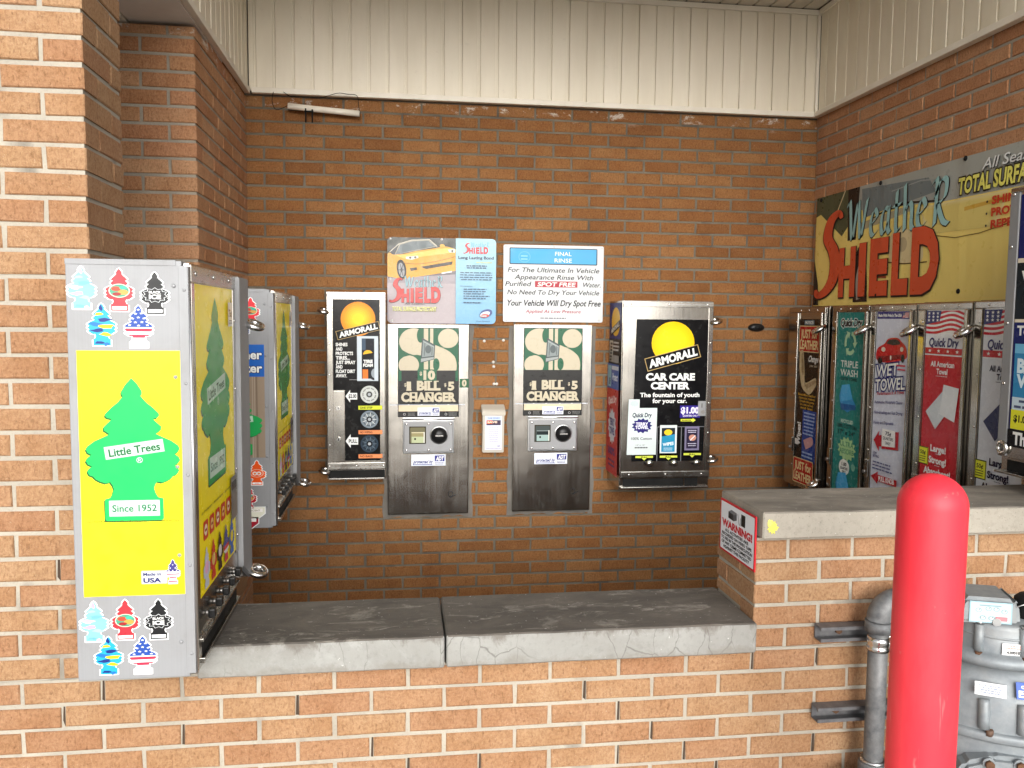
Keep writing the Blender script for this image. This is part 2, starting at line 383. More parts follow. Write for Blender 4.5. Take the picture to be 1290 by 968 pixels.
# ------------------------------------------------------------------ brickwork
GAP = paint((70, 58, 48), .95)
class Bricks:
    def __init__(s, seed): s.V, s.F, s.T, s.R, s.G = [], [], [], random.Random(seed), []
    def brick(s, O, ux, n, u0, u1, z0, z1, depth):
        R = s.R; j = lambda a: R.uniform(-a, a); off = j(.0012); t = R.random(); W = Vector((0, 0, 1)); c = .0035; i = len(s.V)
        q = [(u0, z0), (u1, z0), (u1, z1), (u0, z1)]
        e = [(u+j(.0014), z+j(.0016)) for u, z in q]
        P = lambda u, z, d: O+ux*u+W*z+n*d
        s.V += [P(u, z, -depth) for u, z in e]+[P(u, z, off-.003) for u, z in e]
        g = [(1, 1), (-1, 1), (-1, -1), (1, -1)]
        s.V += [P(u+a*(c+j(.0016)), z+b*(c+j(.0016)), off) for (u, z), (a, b) in zip(e, g)]
        for k in range(4):
            m = (k+1) % 4; s.F.append((i+k, i+m, i+4+m, i+4+k)); s.F.append((i+4+k, i+4+m, i+8+m, i+8+k))
        s.F.append((i+8, i+9, i+10, i+11)); s.T += [t]*9
    def face(s, O, ux, n, u0, u1, z0, z1, zref, course, jref, sp=.2032, joint=.0115, l=None, r=None, depth=.05, holes=(), gaps=0):
        """l / r: None = runs on, ('corner', d_even, d_odd) = own end with that header depth, ('start', off_even, off_odd) = starts behind another face's header"""
        O, ux, n = Vector(O), Vector(ux), Vector(n)
        k = math.ceil((z0-zref)/course-.55)
        while True:
            zc = zref+k*course
            a, b = max(zc-course/2+joint/2, z0), min(zc+course/2-joint/2, z1)
            if a > z1-.004: break
            if b-a > .008:
                odd = k % 2; A, B = u0, u1
                if l and l[0] == 'start': A = u0+l[1+odd]
                if r and r[0] == 'start': B = u1-r[1+odd]
                jr = jref+(sp/2 if odd else 0); m = math.floor((A-jr)/sp); x = jr+m*sp
                while x < B-1e-6:
                    p, q = x+joint/2, x+sp-joint/2; d = depth
                    if l and l[0] == 'start' and x < A-.004: p = A
                    if p < A+.006: p = A; d = l[1+odd] if l and l[0] == 'corner' else d
                    if q > B-.006: q = B; d = r[1+odd] if r and r[0] == 'corner' else d
                    if q-p > .018 and not any(p < h[1]-.004 and q > h[0]+.004 and a < h[3]-.004 and b > h[2]+.004 for h in holes): s.brick(O, ux, n, p, q, a, b, d)
                    if gaps and A+.02 < q < B-.02 and s.R.random() < gaps:      # a joint the mortar has fallen out of
                        h0 = a+(b-a)*s.R.uniform(0, .35)*(s.R.random() < .5); g0 = q+.001+joint*.35*s.R.random(); s.G.append([O+ux*u_+Vector((0, 0, z_))-n*.0042 for u_, z_ in ((g0, h0), (q+joint-.001, a-.001), (q+joint-.001, b+.001), (g0+.002, b+.001))])
                    x += sp
            k += 1
        return s
    def build(s, name, mat, mort, boxes, parent=None):
        mb = MB(); mb.mi(mat)
        for b in boxes: mb.box(*b, mort)
        me = mb.mesh(name); nb = len(me.vertices)
        me2 = bpy.data.meshes.new(name); V = [tuple(v.co) for v in me.vertices]+[tuple(v) for v in s.V]
        F = [tuple(p.vertices) for p in me.polygons]+[tuple(nb+i for i in f) for f in s.F]; nf = len(me.polygons)
        MI = [p.material_index for p in me.polygons]+[0]*len(s.F)
        for g_ in s.G: F.append(tuple(range(len(V), len(V)+4))); V += [tuple(p) for p in g_]; MI.append(2)
        me2.from_pydata(V, [], F); me2.materials.append(mat); me2.materials.append(mort); me2.materials.append(GAP); me2.polygons.foreach_set('material_index', MI)
        at = me2.attributes.new('tint', 'FLOAT', 'FACE'); at.data.foreach_set('value', [0.]*nf+s.T+[0.]*len(s.G)); me2.update()
        b = bmesh.new(); b.from_mesh(me2); bmesh.ops.recalc_face_normals(b, faces=b.faces); b.to_mesh(me2); b.free(); bpy.data.meshes.remove(me)
        return obj(name, me2, parent)
CR = .0668; ZF = .592; XJ = -.7925; YF, YB, XL, XR = 2.283, 4.526, -.786, 2.334; XP = -.793; XC = 1.0363; YI = 2.576
# ground and floor: one big sheet, the alcove floor a little above it
struct(obj('ground', MB().box(-250, 250, -300, 200, -.2, 0, PAVE)))
struct(obj('alcove_floor', MB().box(-2.6, XR, 2.4, 4.6, -.1, .006, FLOORM)))
# low front wall with its two slabs
cor = ('corner', .0966, .1982); st = ('start', .1066, .2082)
t = thing('low_brick_wall', 'low tan brick wall across the front, topped by two cracked concrete slabs', 'wall', (.12, 2.43, 0))
L = Vector((.12, 2.43, 0))
def shift(o, v=L): o.data.transform(Matrix.Translation(-v)); return o
b = Bricks(3).face((0, YF, 0), (1, 0, 0), (0, -1, 0), -2.7, 2.332, -.05, .6255, ZF, CR, XJ, gaps=.2)
shift(b.build('brickwork', BR_FRONT, MO_FRONT, [(-2.7, 2.332, YF+.005, YI-.04, -.05, .6272)], t))
b = Bricks(4).face((0, YI, 0), (-1, 0, 0), (0, 1, 0), -2.3, .78, .0, .6255, ZF, CR, .05, depth=.03)
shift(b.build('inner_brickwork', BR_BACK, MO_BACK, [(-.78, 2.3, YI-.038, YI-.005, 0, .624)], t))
def slab(x0, x1, y0, y1, z0, z1, mtop, mface, seed, splat=None):
    R = random.Random(seed); bm = bmesh.new(); nx = max(4, int((x1-x0)/.022)); ny, nz = 12, 5
    bmesh.ops.create_cube(bm, size=1)
    for v in bm.verts: v.co = Vector(((x0+x1)/2+v.co.x*(x1-x0), (y0+y1)/2+v.co.y*(y1-y0), (z0+z1)/2+v.co.z*(z1-z0)))
    bmesh.ops.bevel(bm, geom=bm.edges[:], offset=.004, segments=1, affect='EDGES')
    xe = [e for e in bm.edges if abs(e.verts[0].co.x-e.verts[1].co.x) > (x1-x0)*.6]
    bmesh.ops.subdivide_edges(bm, edges=xe, cuts=nx, use_grid_fill=True)
    from mathutils import noise as mn
    for v in bm.verts:
        p = v.co*9+Vector((seed*7, 0, 0)); edge = max(0, 1-min(abs(v.co.y-y0), .02)/.02)*max(0, 1-min(abs(v.co.z-z1), .02)/.02)
        d = mn.noise(p*2.2); ch = max(0, mn.noise(p*3.1+Vector((5, 1, 2)))-.25)
        v.co += Vector((0, .0016*d+.006*ch*edge, .0014*mn.noise(p+Vector((3, 9, 1)))-.006*ch*edge))
    mb = MB(); mb.bm.free(); mb.bm = bm; mb.mi(mface); mb.mi(mtop); bm.normal_update()
    for f in bm.faces: f.material_index = 1 if f.normal.z > .6 else 0; f.smooth = False
    return mb
s1 = slab(-.54, .121, 2.25, 2.582, .628, .718, CO_TOP, CO_FACE, 1); shift(obj('coping_slab', s1, t))
s2 = slab(.127, XC-.003, 2.25, 2.582, .628, .719, CO_TOP, CO_FACE, 2); shift(obj('coping_slab', s2, t))
# pillar on the left
L2 = Vector((-1.5, 2.43, .63))
t = thing('brick_pillar', 'tall tan brick pier at the left edge, behind the nearest yellow machine', 'pillar', L2)
b = Bricks(5).face((0, YF, 0), (1, 0, 0), (0, -1, 0), -2.7, XP, .6265, 3.45, ZF, CR, XJ, r=cor, gaps=.07)
b.face((XP, YF, 0), (0, 1, 0), (1, 0, 0), 0, .293, .6265, 3.45, ZF, CR, .1016, l=st)
shift(b.build('brickwork', BR_FRONT, MO_FRONT, [(-2.7, XP-.005, YF+.005, YI-.005, .6282, 3.45)], t), L2)
# raised counter wall on the right
L2 = Vector((1.8, 2.43, .63))
t = thing('counter_wall', 'raised tan brick counter wall on the right with a rough concrete cap', 'wall', L2)
b = Bricks(8).face((0, YF, 0), (1, 0, 0), (0, -1, 0), XC, 2.332, .6265, .961, ZF, CR, XJ, l=cor)
b.face((XC, YI, 0), (0, -1, 0), (-1, 0, 0), 0, .293, .722, .961, ZF, CR, .1914, r=st)
shift(b.build('brickwork', BR_FRONT, MO_FRONT, [(XC+.005, 2.332, YF+.005, YI-.005, .6282, .962)], t), L2)
shift(obj('coping_slab', slab(XC+.006, 2.33, 2.252, 2.57, .966, 1.046, CO_CAPTOP, CO_CAP, 4), t), L2)
R = random.Random(2); P = []
for i in range(22):
    a = 2*math.pi*i/22; q = .016*(R.uniform(.65, 1.0) if i % 2 else R.uniform(1.0, 1.25)); P.append((q*math.cos(a), q*1.15*math.sin(a)))
sp = Art(-.03, -.03, .03, .03, .06, .06, .6).poly(P, (214, 205, 92)); sp.poly([(x*.5-.009, y*.5-.013) for x, y in P], (222, 214, 110))
shift(sp.place('paint_splat', t, (XC+.004, 2.2495, 1.033), (1, 0, 0), (0, -1, 0), .0006), L2)
# back wall
t = thing('back_brick_wall', 'dark brown brick wall at the back of the alcove, carrying the changers and signs', 'wall', (.77, YB, 0)); L2 = Vector((.77, YB, 0))
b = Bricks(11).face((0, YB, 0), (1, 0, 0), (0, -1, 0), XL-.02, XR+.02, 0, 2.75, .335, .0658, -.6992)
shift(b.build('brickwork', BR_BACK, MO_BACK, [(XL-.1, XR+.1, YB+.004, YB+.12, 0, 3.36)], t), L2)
GM = mortar_mat('patch_mortar', (.20, .18, .155), (.13, .12, .105), .3)
from mathutils import noise as mn
def patch_frame(x0, x1, z0, z1, seed):
    mb = MB()
    def strip(a, b_, vert):
        bm = bmesh.new(); n = 28; V = []
        for i in range(n+1):
            f = i/n; w1, w2 = .024+.012*mn.noise(Vector((f*9, seed, a))), .004
            if vert: z = z0-.03+(z1-z0+.03)*f; V.append(((a-w1*b_, z), (a+w2*b_, z)))
            else: x = x0+(x1-x0)*f; V.append(((x, a-w1), (x, a+w2)))
        for A, B in zip(V, V[1:]):
            bm.faces.new([bm.verts.new((p[0], YB-.005+.002*mn.noise(Vector((p[0]*40, p[1]*40, seed))), p[1])) for p in (A[0], A[1], B[1], B[0])])
        mb._add(bm, GM)
    strip(x0, 1, True); strip(x1, -1, True); strip(z0, 1, False)
    return mb
for i, (x0, x1, z0) in enumerate(((-.068, .372, .53), (.612, 1.05, .535))): shift(obj('mortar_patch', patch_frame(x0, x1, z0, 1.56, i*5), t), L2)
# left wall: short end facing the camera and the side running back
L2 = Vector((-1.2, 3.6, 0))
t = thing('left_brick_wall', 'brown brick wall returning on the left, behind the two yellow machines', 'wall', L2)
b = Bricks(14).face((0, 3.44, 0), (1, 0, 0), (0, -1, 0), -2.7, XL, 0, 2.71, 2.636, .0658, XL, r=cor)
b.face((XL, 3.44, 0), (0, 1, 0), (1, 0, 0), 0, 1.086, 0, 2.75, 2.636, .0658, .1016, l=st)
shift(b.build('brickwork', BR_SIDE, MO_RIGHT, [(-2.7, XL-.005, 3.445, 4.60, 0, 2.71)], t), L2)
# right wall
L2 = Vector((XR, 3.2, 0))
t = thing('right_brick_wall', 'red brown brick wall on the right, carrying the long banner and the towel machines', 'wall', L2)
b = Bricks(17).face((XR, YB, 0), (0, -1, 0), (-1, 0, 0), 0, 2.8, 0, 2.75, 2.716, .0672, YB-4.191, .214)
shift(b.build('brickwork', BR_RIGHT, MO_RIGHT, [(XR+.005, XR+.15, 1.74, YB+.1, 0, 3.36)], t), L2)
b = Bricks(21).face((0, 1.722, 0), (1, 0, 0), (0, -1, 0), XR, 3.6, 0, 3.45, ZF, CR, XR, l=('corner', .015, .015))
shift(b.build('pier_brickwork', BR_FRONT, MO_FRONT, [(XR+.006, 3.6, 1.727, 1.95, 0, 3.45)], t), L2)
# ------------------------------------------------------------------ vinyl siding, beam, ceiling
def boards(mb, O, ux, n, u0, u1, v0, v1, upv, pitch, u_ref, mat, seed):
    R = random.Random(seed); O, ux, n, W = Vector(O), Vector(ux), Vector(n), Vector(upv)
    Mx = Matrix((ux, n, W)).transposed().to_4x4(); Mx.translation = O
    k = math.floor((u0-u_ref)/pitch)
    while u_ref+k*pitch < u1:
        a, b_ = max(u0, u_ref+k*pitch), min(u1, u_ref+(k+1)*pitch-.0035)
        if b_-a > .01:
            o = R.uniform(-.0012, .0012); mb.box(a, b_-.011, -.012, o, v0, v1, mat, .0022, 2, Mx)
            mb.box(b_-.0125, b_, -.012, o-.0045, v0, v1, mat, .001, 1, Mx)
        k += 1
    mb.box(u0, u1, -.02, -.011, v0, v1, mat, 0, 1, Mx); return mb
L2 = Vector((.77, 4.5, 2.74)); t = thing('siding_wall', 'cream vinyl siding above the back brick wall', 'siding', L2)
shift(obj('boards', boards(MB(), (0, 4.497, 0), (1, 0, 0), (0, -1, 0), -.765, 2.312, 2.752, 3.315, (0, 0, 1), .0957, .518, SIDE, 1), t), L2)
mb = MB(); mb.box(-.75, 2.325, 4.478, 4.512, 2.735, 2.764, TRIM, .004).box(-.75, 2.325, 4.484, 4.497, 3.29, 3.318, TRIM, .003).box(2.295, 2.312, 4.478, 4.496, 2.767, 3.288, TRIM, .003); shift(obj('trim', mb, t), L2)
L2 = Vector((2.31, 3.2, 2.74)); t = thing('siding_wall', 'cream vinyl siding above the right brick wall, over the banner', 'siding', L2)
shift(obj('boards', boards(MB(), (2.314, 0, 0), (0, -1, 0), (-1, 0, 0), -4.476, -1.74, 2.752, 3.315, (0, 0, 1), .102, -4.287, SIDE, 2), t), L2)
mb = MB(); mb.box(2.290, 2.328, 1.74, 4.476, 2.735, 2.764, TRIM, .004).box(2.298, 2.312, 1.74, 4.476, 3.29, 3.318, TRIM, .003); shift(obj('trim', mb, t), L2)
L2 = Vector((-.9, 3.6, 2.73)); t = thing('siding_beam', 'boxed overhead beam clad in cream siding with a flat grey underside, upper left', 'beam', L2)
shift(obj('boards', boards(MB(), (-.768, 0, 0), (0, 1, 0), (1, 0, 0), 2.58, 4.494, 2.758, 3.315, (0, 0, 1), .0965, 4.43, SIDE, 3), t), L2)
mb = MB().box(-1.03, -.782, 2.58, 4.50, 2.742, 3.31, SIDE, 0).box(-.784, -.756, 2.58, 4.476, 2.728, 2.757, TRIM, .003); shift(obj('trim', mb, t), L2)
shift(obj('underside', MB().box(-1.032, -.785, 2.58, 3.95, 2.724, 2.741, GREYS, .002), t), L2)
obj_ = obj('fascia_board', MB().box(-2.7, -1.034, 3.50, 3.53, 2.73, 3.33, TRIM, .003)); obj_.data.transform(Matrix.Translation((1.9, -3.5, -2.72))); obj_.location = (-1.9, 3.5, 2.72)
tag(obj_, 'white fascia board above the left brick wall, beside the grey beam underside', 'fascia')
obj_ = obj('mortar_block', MB().box(-1.11, -1.04, 3.40, 3.498, 2.72, 2.755, TRIM, .006)); obj_.data.transform(Matrix.Translation((1.07, -3.45, -2.72))); obj_.location = (-1.07, 3.45, 2.72)
tag(obj_, 'small white block on top of the left brick wall under the beam', 'block')
L2 = Vector((.77, 3.3, 3.32)); t = thing('soffit_ceiling', 'cream boarded ceiling of the alcove above the siding', 'ceiling', L2)
shift(obj('boards', boards(MB(), (0, 1.6, 3.321), (1, 0, 0), (0, 0, -1), -.76, 2.30, 0, 2.89, (0, 1, 0), .0957, .49, CEILM, 4), t), L2)
shift(obj('shading_roof_deck', MB().box(-3.2, 3.2, 1.6, 4.8, 3.37, 3.5, TRIM), t), L2)  # unseen deck added to block light; its front overhang shades the pillar top
# ------------------------------------------------------------------ shared drawings
TREE_R = [(0, 537), (22, 560), (42, 592), (42, 606), (36, 612), (60, 640), (85, 660), (110, 685), (112, 695), (104, 704), (84, 708), (102, 725), (120, 742), (118, 756), (100, 768), (96, 772), (120, 784), (160, 802), (188, 822), (195, 836), (188, 850), (172, 858), (190, 871), (196, 885), (187, 899), (170, 907), (186, 917), (191, 930), (183, 944), (168, 950), (158, 962), (140, 972), (118, 980), (98, 975), (88, 990), (84, 1005), (90, 1025), (100, 1042)]
def tree_pts(cx, y0, kx, ky, box=True, grow=0):
    H = TREE_R+([(122, 1048), (122, 1136), (114, 1141)] if box else [(100, 1046)])
    P = [(x, y-537) for x, y in H]+[(-x, y-537) for x, y in H[::-1] if x > 0]
    if grow: P = [(x*(1+grow/196)+(grow if x > 0 else -grow if x < 0 else 0)*.6, 302+(y-302)*(1+grow/302)) for x, y in P]
    return [(cx+x*kx, y0+y*ky) for x, y in P]
GRN, DGRN, YEL = (20, 205, 90), (10, 92, 45), (250, 236, 20)
def tree_logo(a, cx, y0, kx, ky, g=GRN):
    a.poly(tree_pts(cx-5*kx, y0+6*ky, kx, ky), DGRN).poly(tree_pts(cx, y0, kx, ky), g)
    r = math.degrees(math.atan2(-.137*ky, kx)); c, s = math.cos(math.radians(r)), math.sin(math.radians(r)); X = lambda u, v: (cx+5*kx+u*kx*c-v*ky*s, y0+300*ky+u*kx*s+v*ky*c)
    a.poly([X(-124, -27), X(124, -27), X(124, 27), X(-124, 27)], (188, 216, 196))
    p = X(0, 17); a.text('Little Trees', p[0], p[1], 33*ky, (4, 96, 48), 216*kx, .026, 0, r)
    p = X(12, 60); a.text('®', p[0], p[1], 24*ky, (225, 245, 230), 26*kx)
    a.rect(cx-106*kx, y0+517*ky, cx+106*kx, y0+585*ky, (192, 218, 200)).text('Since 1952', cx, y0+565*ky, 30*ky, (20, 112, 70), 186*kx, .018)
def sticker(kind, w, h, parent, origin, ux, n):
    """die cut tree sticker with a white edge"""
    a = Art(-125, 0, 125, 640, w, h, .3); k = 1.0; kx, ky = .56, .93; cx, y0 = 0, 22
    ol = tree_pts(cx, y0, kx*1.0, ky, True, 16); T = tree_pts(cx, y0, kx, ky)
    R = random.Random({'pastel': 1, 'red': 2, 'black': 3, 'camo': 4, 'flag': 5, 'orange': 6, 'crimson': 7, 'blue': 8}[kind])
    base = {'pastel': (128, 190, 214), 'red': (218, 48, 58), 'black': (24, 25, 27), 'camo': (36, 160, 205), 'flag': (240, 240, 240), 'orange': (235, 88, 25), 'crimson': (190, 25, 45), 'blue': (25, 70, 160)}[kind]
    a.poly(T, base)
    if kind == 'flag':
        a.poly(clip_band(T, y0, y0+290), (28, 70, 155))
        for i, (p, q) in enumerate(((330, 375), (420, 465), (600, 655))): a.poly(clip_band(T, y0+p*ky, y0+q*ky), (205, 45, 72))
        for x, y in ((0, 55), (-22, 110), (24, 105), (0, 160), (-45, 175), (45, 172), (-24, 225), (28, 222), (-70, 262), (2, 268), (72, 262)): a.poly(star(x, y0+y, 17), WHITE)
    elif kind in ('camo', 'pastel'):
        cs = [(22, 45, 120), (245, 220, 30), (22, 45, 120), (30, 110, 185), (245, 220, 30)] if kind == 'camo' else [(226, 160, 200), (160, 208, 218), (110, 170, 206), (228, 170, 208), (130, 196, 216)]
        for i, (x, y, rx, ry) in enumerate(((-5, 60, 14, 40), (-22, 150, 30, 24), (20, 235, 52, 22), (-45, 300, 52, 26), (40, 330, 55, 34), (-30, 385, 50, 22), (30, 440, 42, 22), (-20, 560, 34, 22), (35, 585, 20, 22))):
            P = [(x+rx*(1+.28*math.sin(3*t+i))*math.cos(t), y0+y*.93+ry*(1+.3*math.sin(2*t+i*2))*math.sin(t)) for t in [2*math.pi*j/22 for j in range(22)]]; a.poly(P, cs[i % 5])
    elif kind == 'black':
        a.poly(star(0, 330, 105, 11, .78), (205, 208, 210)).poly(star(0, 330, 97, 11, .78), (24, 25, 27)); a.text('BLACK', 0, 305, 32, WHITE, 96, .04).text('ICE', 0, 378, 56, WHITE, 96, .05); a.rect(-58, 520, 58, 565, (235, 235, 235)).text('BLACK ICE', 0, 556, 22, (40, 40, 40), 96)
    elif kind == 'blue':
        a.ell(0, 300, 80, 95, (120, 175, 230)).ell(0, 300, 58, 70, (25, 70, 160))
    else:
        a.ell(0, 315, 84, 92, (240, 225, 200)).ell(0, 315, 76, 84, (70, 150, 120) if kind == 'red' else base)
        if kind == 'orange': a.ell(-26, 320, 30, 44, WHITE).ell(26, 320, 30, 44, WHITE).ell(-26, 322, 16, 24, (225, 120, 60)).ell(26, 322, 16, 24, (225, 120, 60))
        else: a.ell(-25, 290, 38, 32, (190, 70, 50)).ell(30, 335, 40, 34, (205, 150, 70)).ell(-20, 360, 34, 22, (150, 35, 40)).ell(32, 276, 30, 24, (60, 175, 150))
    if kind not in ('black', 'flag', 'camo', 'pastel'): a.rect(-58, 524, 58, 566, (244, 240, 236)).text('AIR', 0, 557, 22, base, 50)
    lab = {'pastel': 'pastel blue and pink tree sticker', 'red': 'red tree sticker with a round picture', 'black': 'black tree sticker with white lettering', 'camo': 'blue and yellow camouflage tree sticker', 'flag': 'stars and stripes tree sticker', 'orange': 'orange tree sticker with two white ovals', 'crimson': 'crimson tree sticker with a round picture', 'blue': 'blue tree sticker with pale rings'}[kind]
    return a.place('tree_sticker', parent, origin, ux, n, .0006, (242, 243, 242), outline=ol, label=lab)
def burst(cx, cy, rx, ry, n=13, k=.78): return [(cx+rx*(1 if i % 2 == 0 else k)*math.cos(math.pi*i/n), cy+ry*(1 if i % 2 == 0 else k)*math.sin(math.pi*i/n)) for i in range(2*n)]
def arrow(x0, y0, x1, y1, head=.4):
    """left pointing block arrow filling the box"""
    m = (y0+y1)/2; q = x0+(x1-x0)*head; d = (y1-y0)*.24; return [(x0, m), (q, y0), (q, y0+d), (x1, y0+d), (x1, y1-d), (q, y1-d), (q, y1)]
def sun_badge(a, cx, cy, r, rot, bw, bh, txt, by, c0=(245, 205, 40), c1=(232, 140, 25)):
    """orange disc behind a tilted black name banner"""
    for i in range(7): a.ell(cx, cy, r*(1-i*.11), r*(1-i*.11), tuple(int(c1[j]+(c0[j]-c1[j])*i/6) for j in range(3)))
    c, s = math.cos(math.radians(rot)), math.sin(math.radians(rot)); X = lambda u, v: (cx+u*c-v*s, by+u*s+v*c)
    a.poly([X(-bw/2, -bh/2), X(bw/2, -bh/2), X(bw/2, bh/2), X(-bw/2, bh/2)], (188, 160, 105))
    e = bh*.05; a.poly([X(-bw/2+e, -bh/2+e), X(bw/2-e, -bh/2+e), X(bw/2-e, bh/2-e), X(-bw/2+e, bh/2-e)], (16, 15, 15))
    p = X(0, bh*.27); a.text(txt, p[0], p[1], bh*.58, WHITE, bw*.9, .045, .12, rot)
def flag_wave(a, x0, y0, x1, y1, star_blue=True):
    w, h = x1-x0, y1-y0; a.rect(x0, y0, x1, y1, WHITE)
    for i in range(5):
        P, Q = [], []
        for j in range(21):
            f = j/20; yy = y0+h*(.06+i*.2)+h*.10*math.sin(f*6.5+.6)*(.3+f)-h*.05*f; P.append((x0+w*f, min(max(yy, y0), y1))); Q.append((x0+w*f, min(max(yy+h*.11, y0), y1)))
        a.tri([t for j in range(20) for t in ((P[j], P[j+1], Q[j+1]), (P[j], Q[j+1], Q[j]))], (196, 38, 52))
    a.poly([(x0, y0), (x0+w*.40, y0), (x0+w*.36, y0+h*.46), (x0, y0+h*.60)], (38, 44, 105))
    for i in range(3):
        for j in range(3): a.poly(star(x0+w*(.07+.12*i), y0+h*(.11+.15*j), w*.04), WHITE)
def script_word(a, t, x, y, h, c, w, rot=0): a.text(t, x, y, h, c, w, .03, .12, rot)
S_RED = (188, 48, 42)
def shield_logo(a, x0, y0, x1, y1, red=(205, 62, 32), teal=(112, 168, 172), dark=(30, 22, 20), ol=True):
    """calligraphic first word above a heavy second word whose S swoops up"""
    w, h = x1-x0, y1-y0; X = lambda u, v: (x0+w*u, y0+h*v)
    strokes = {  # letter skeletons in a unit box
        'W': [[(0, .1), (.12, .0), (.22, .9), (.30, .98)], [(.30, .98), (.48, .1), (.55, .05)], [(.55, .05), (.62, .88), (.70, .98)], [(.70, .98), (.95, .02)]],
        'e': [[(.1, .7), (.75, .55), (.6, .35), (.35, .38), (.12, .65), (.2, .92), (.45, 1), (.8, .88)]],
        'a': [[(.75, .4), (.4, .36), (.12, .62), (.15, .92), (.4, .98), (.72, .72)], [(.78, .34), (.72, .85), (.9, 1)]],
        't': [[(.45, .0), (.4, .85), (.6, 1), (.85, .9)], [(.1, .36), (.85, .34)]],
        'h': [[(.15, -.1), (.2, 1)], [(.2, .55), (.5, .36), (.72, .48), (.72, .9), (.88, 1)]],
        'r': [[(.15, .05), (.4, .0), (.32, 1)], [(.32, .35), (.6, .0), (.9, .05), (.82, .42), (.42, .52)], [(.45, .52), (.75, .92), (1.05, 1.02)]]}
    u = .285; v0, v1 = .02, .40
    for ch, adv in (('W', .20), ('e', .09), ('a', .095), ('t', .08), ('h', .10), ('e', .09), ('r', .13)):
        sk = [[X(u+adv*.9*px, v0+(v1-v0)*py) for px, py in (spline(q, 4) if len(q) > 2 else q)] for q in strokes[ch]]
        if ol: a.pen([[(x+w*.004, y+h*.008) for x, y in q] for q in sk], (w*.014, -h*.020), dark)
        a.pen(sk, (w*.011, -h*.017), teal); u += adv*.97
    B = [X(.10+q*.0, v) for q, v in ()]
    sp_ = spline([(.235, .16), (.20, .10), (.13, .17), (.105, .34), (.16, .48), (.185, .62), (.165, .80), (.10, .92), (.02, .965), (.0, .90)], 8)
    wd = [.022+.075*math.sin(math.pi*min(1, i/(len(sp_)-1)*1.0))**.7 for i in range(len(sp_))]
    def sw(dx, dy, gw, c):
        T, L, Rr = [], [], []
        for i, p in enumerate(sp_):
            A, B_ = Vector(sp_[max(0, i-1)]), Vector(sp_[min(len(sp_)-1, i+1)]); t = (B_-A).normalized(); q = (wd[i]+gw)/2
            L.append(X(p[0]-t.y*q+dx, p[1]+t.x*q*1.15+dy)); Rr.append(X(p[0]+t.y*q+dx, p[1]-t.x*q*1.15+dy))
        for i in range(len(sp_)-1): T += [(L[i], L[i+1], Rr[i+1]), (L[i], Rr[i+1], Rr[i])]
        a.tri(T, c)
    if ol: sw(.004, .010, .016, dark)
    sw(0, 0, 0, red)
    p = X(.225, .955); letters = ((.225, .375, 'H'), (.405, .465, 'I'), (.50, .645, 'E'), (.675, .795, 'L'), (.815, 1.0, 'D'))
    for i, (p0, p1, ch) in enumerate(letters):
        q0, q1 = X(p0, .955), X(p1, .955); hh = h*(.47+.02*i)
        if ol: a.text(ch, (q0[0]+q1[0])/2+w*.006, q0[1]+h*.008, hh, dark, q1[0]-q0[0]+w*.006, .075)
        a.text(ch, (q0[0]+q1[0])/2, q0[1], hh, red, q1[0]-q0[0], .06)
def adt(a, x0, y0, x1, y1):
    w, h = x1-x0, y1-y0; a.rect(x0, y0, x1, y1, (226, 230, 238)); a.text('protected by', x0+w*.34, y0+h*.78, h*.30, (40, 48, 120), w*.56, .03, .2)
    a.rect(x0+w*.68, y0+h*.1, x0+w*.97, y0+h*.62, (40, 45, 130)).text('ADT', x0+w*.825, y0+h*.54, h*.36, WHITE, w*.22, .04, .15); a.lines(x0+w*.68, y0+h*.72, x0+w*.95, 2, h*.12, (70, 75, 120), h*.06, 3); a.rect(x0+w*.04, y0+h*.86, x0+w*.62, y0+h*.92, (60, 70, 140))
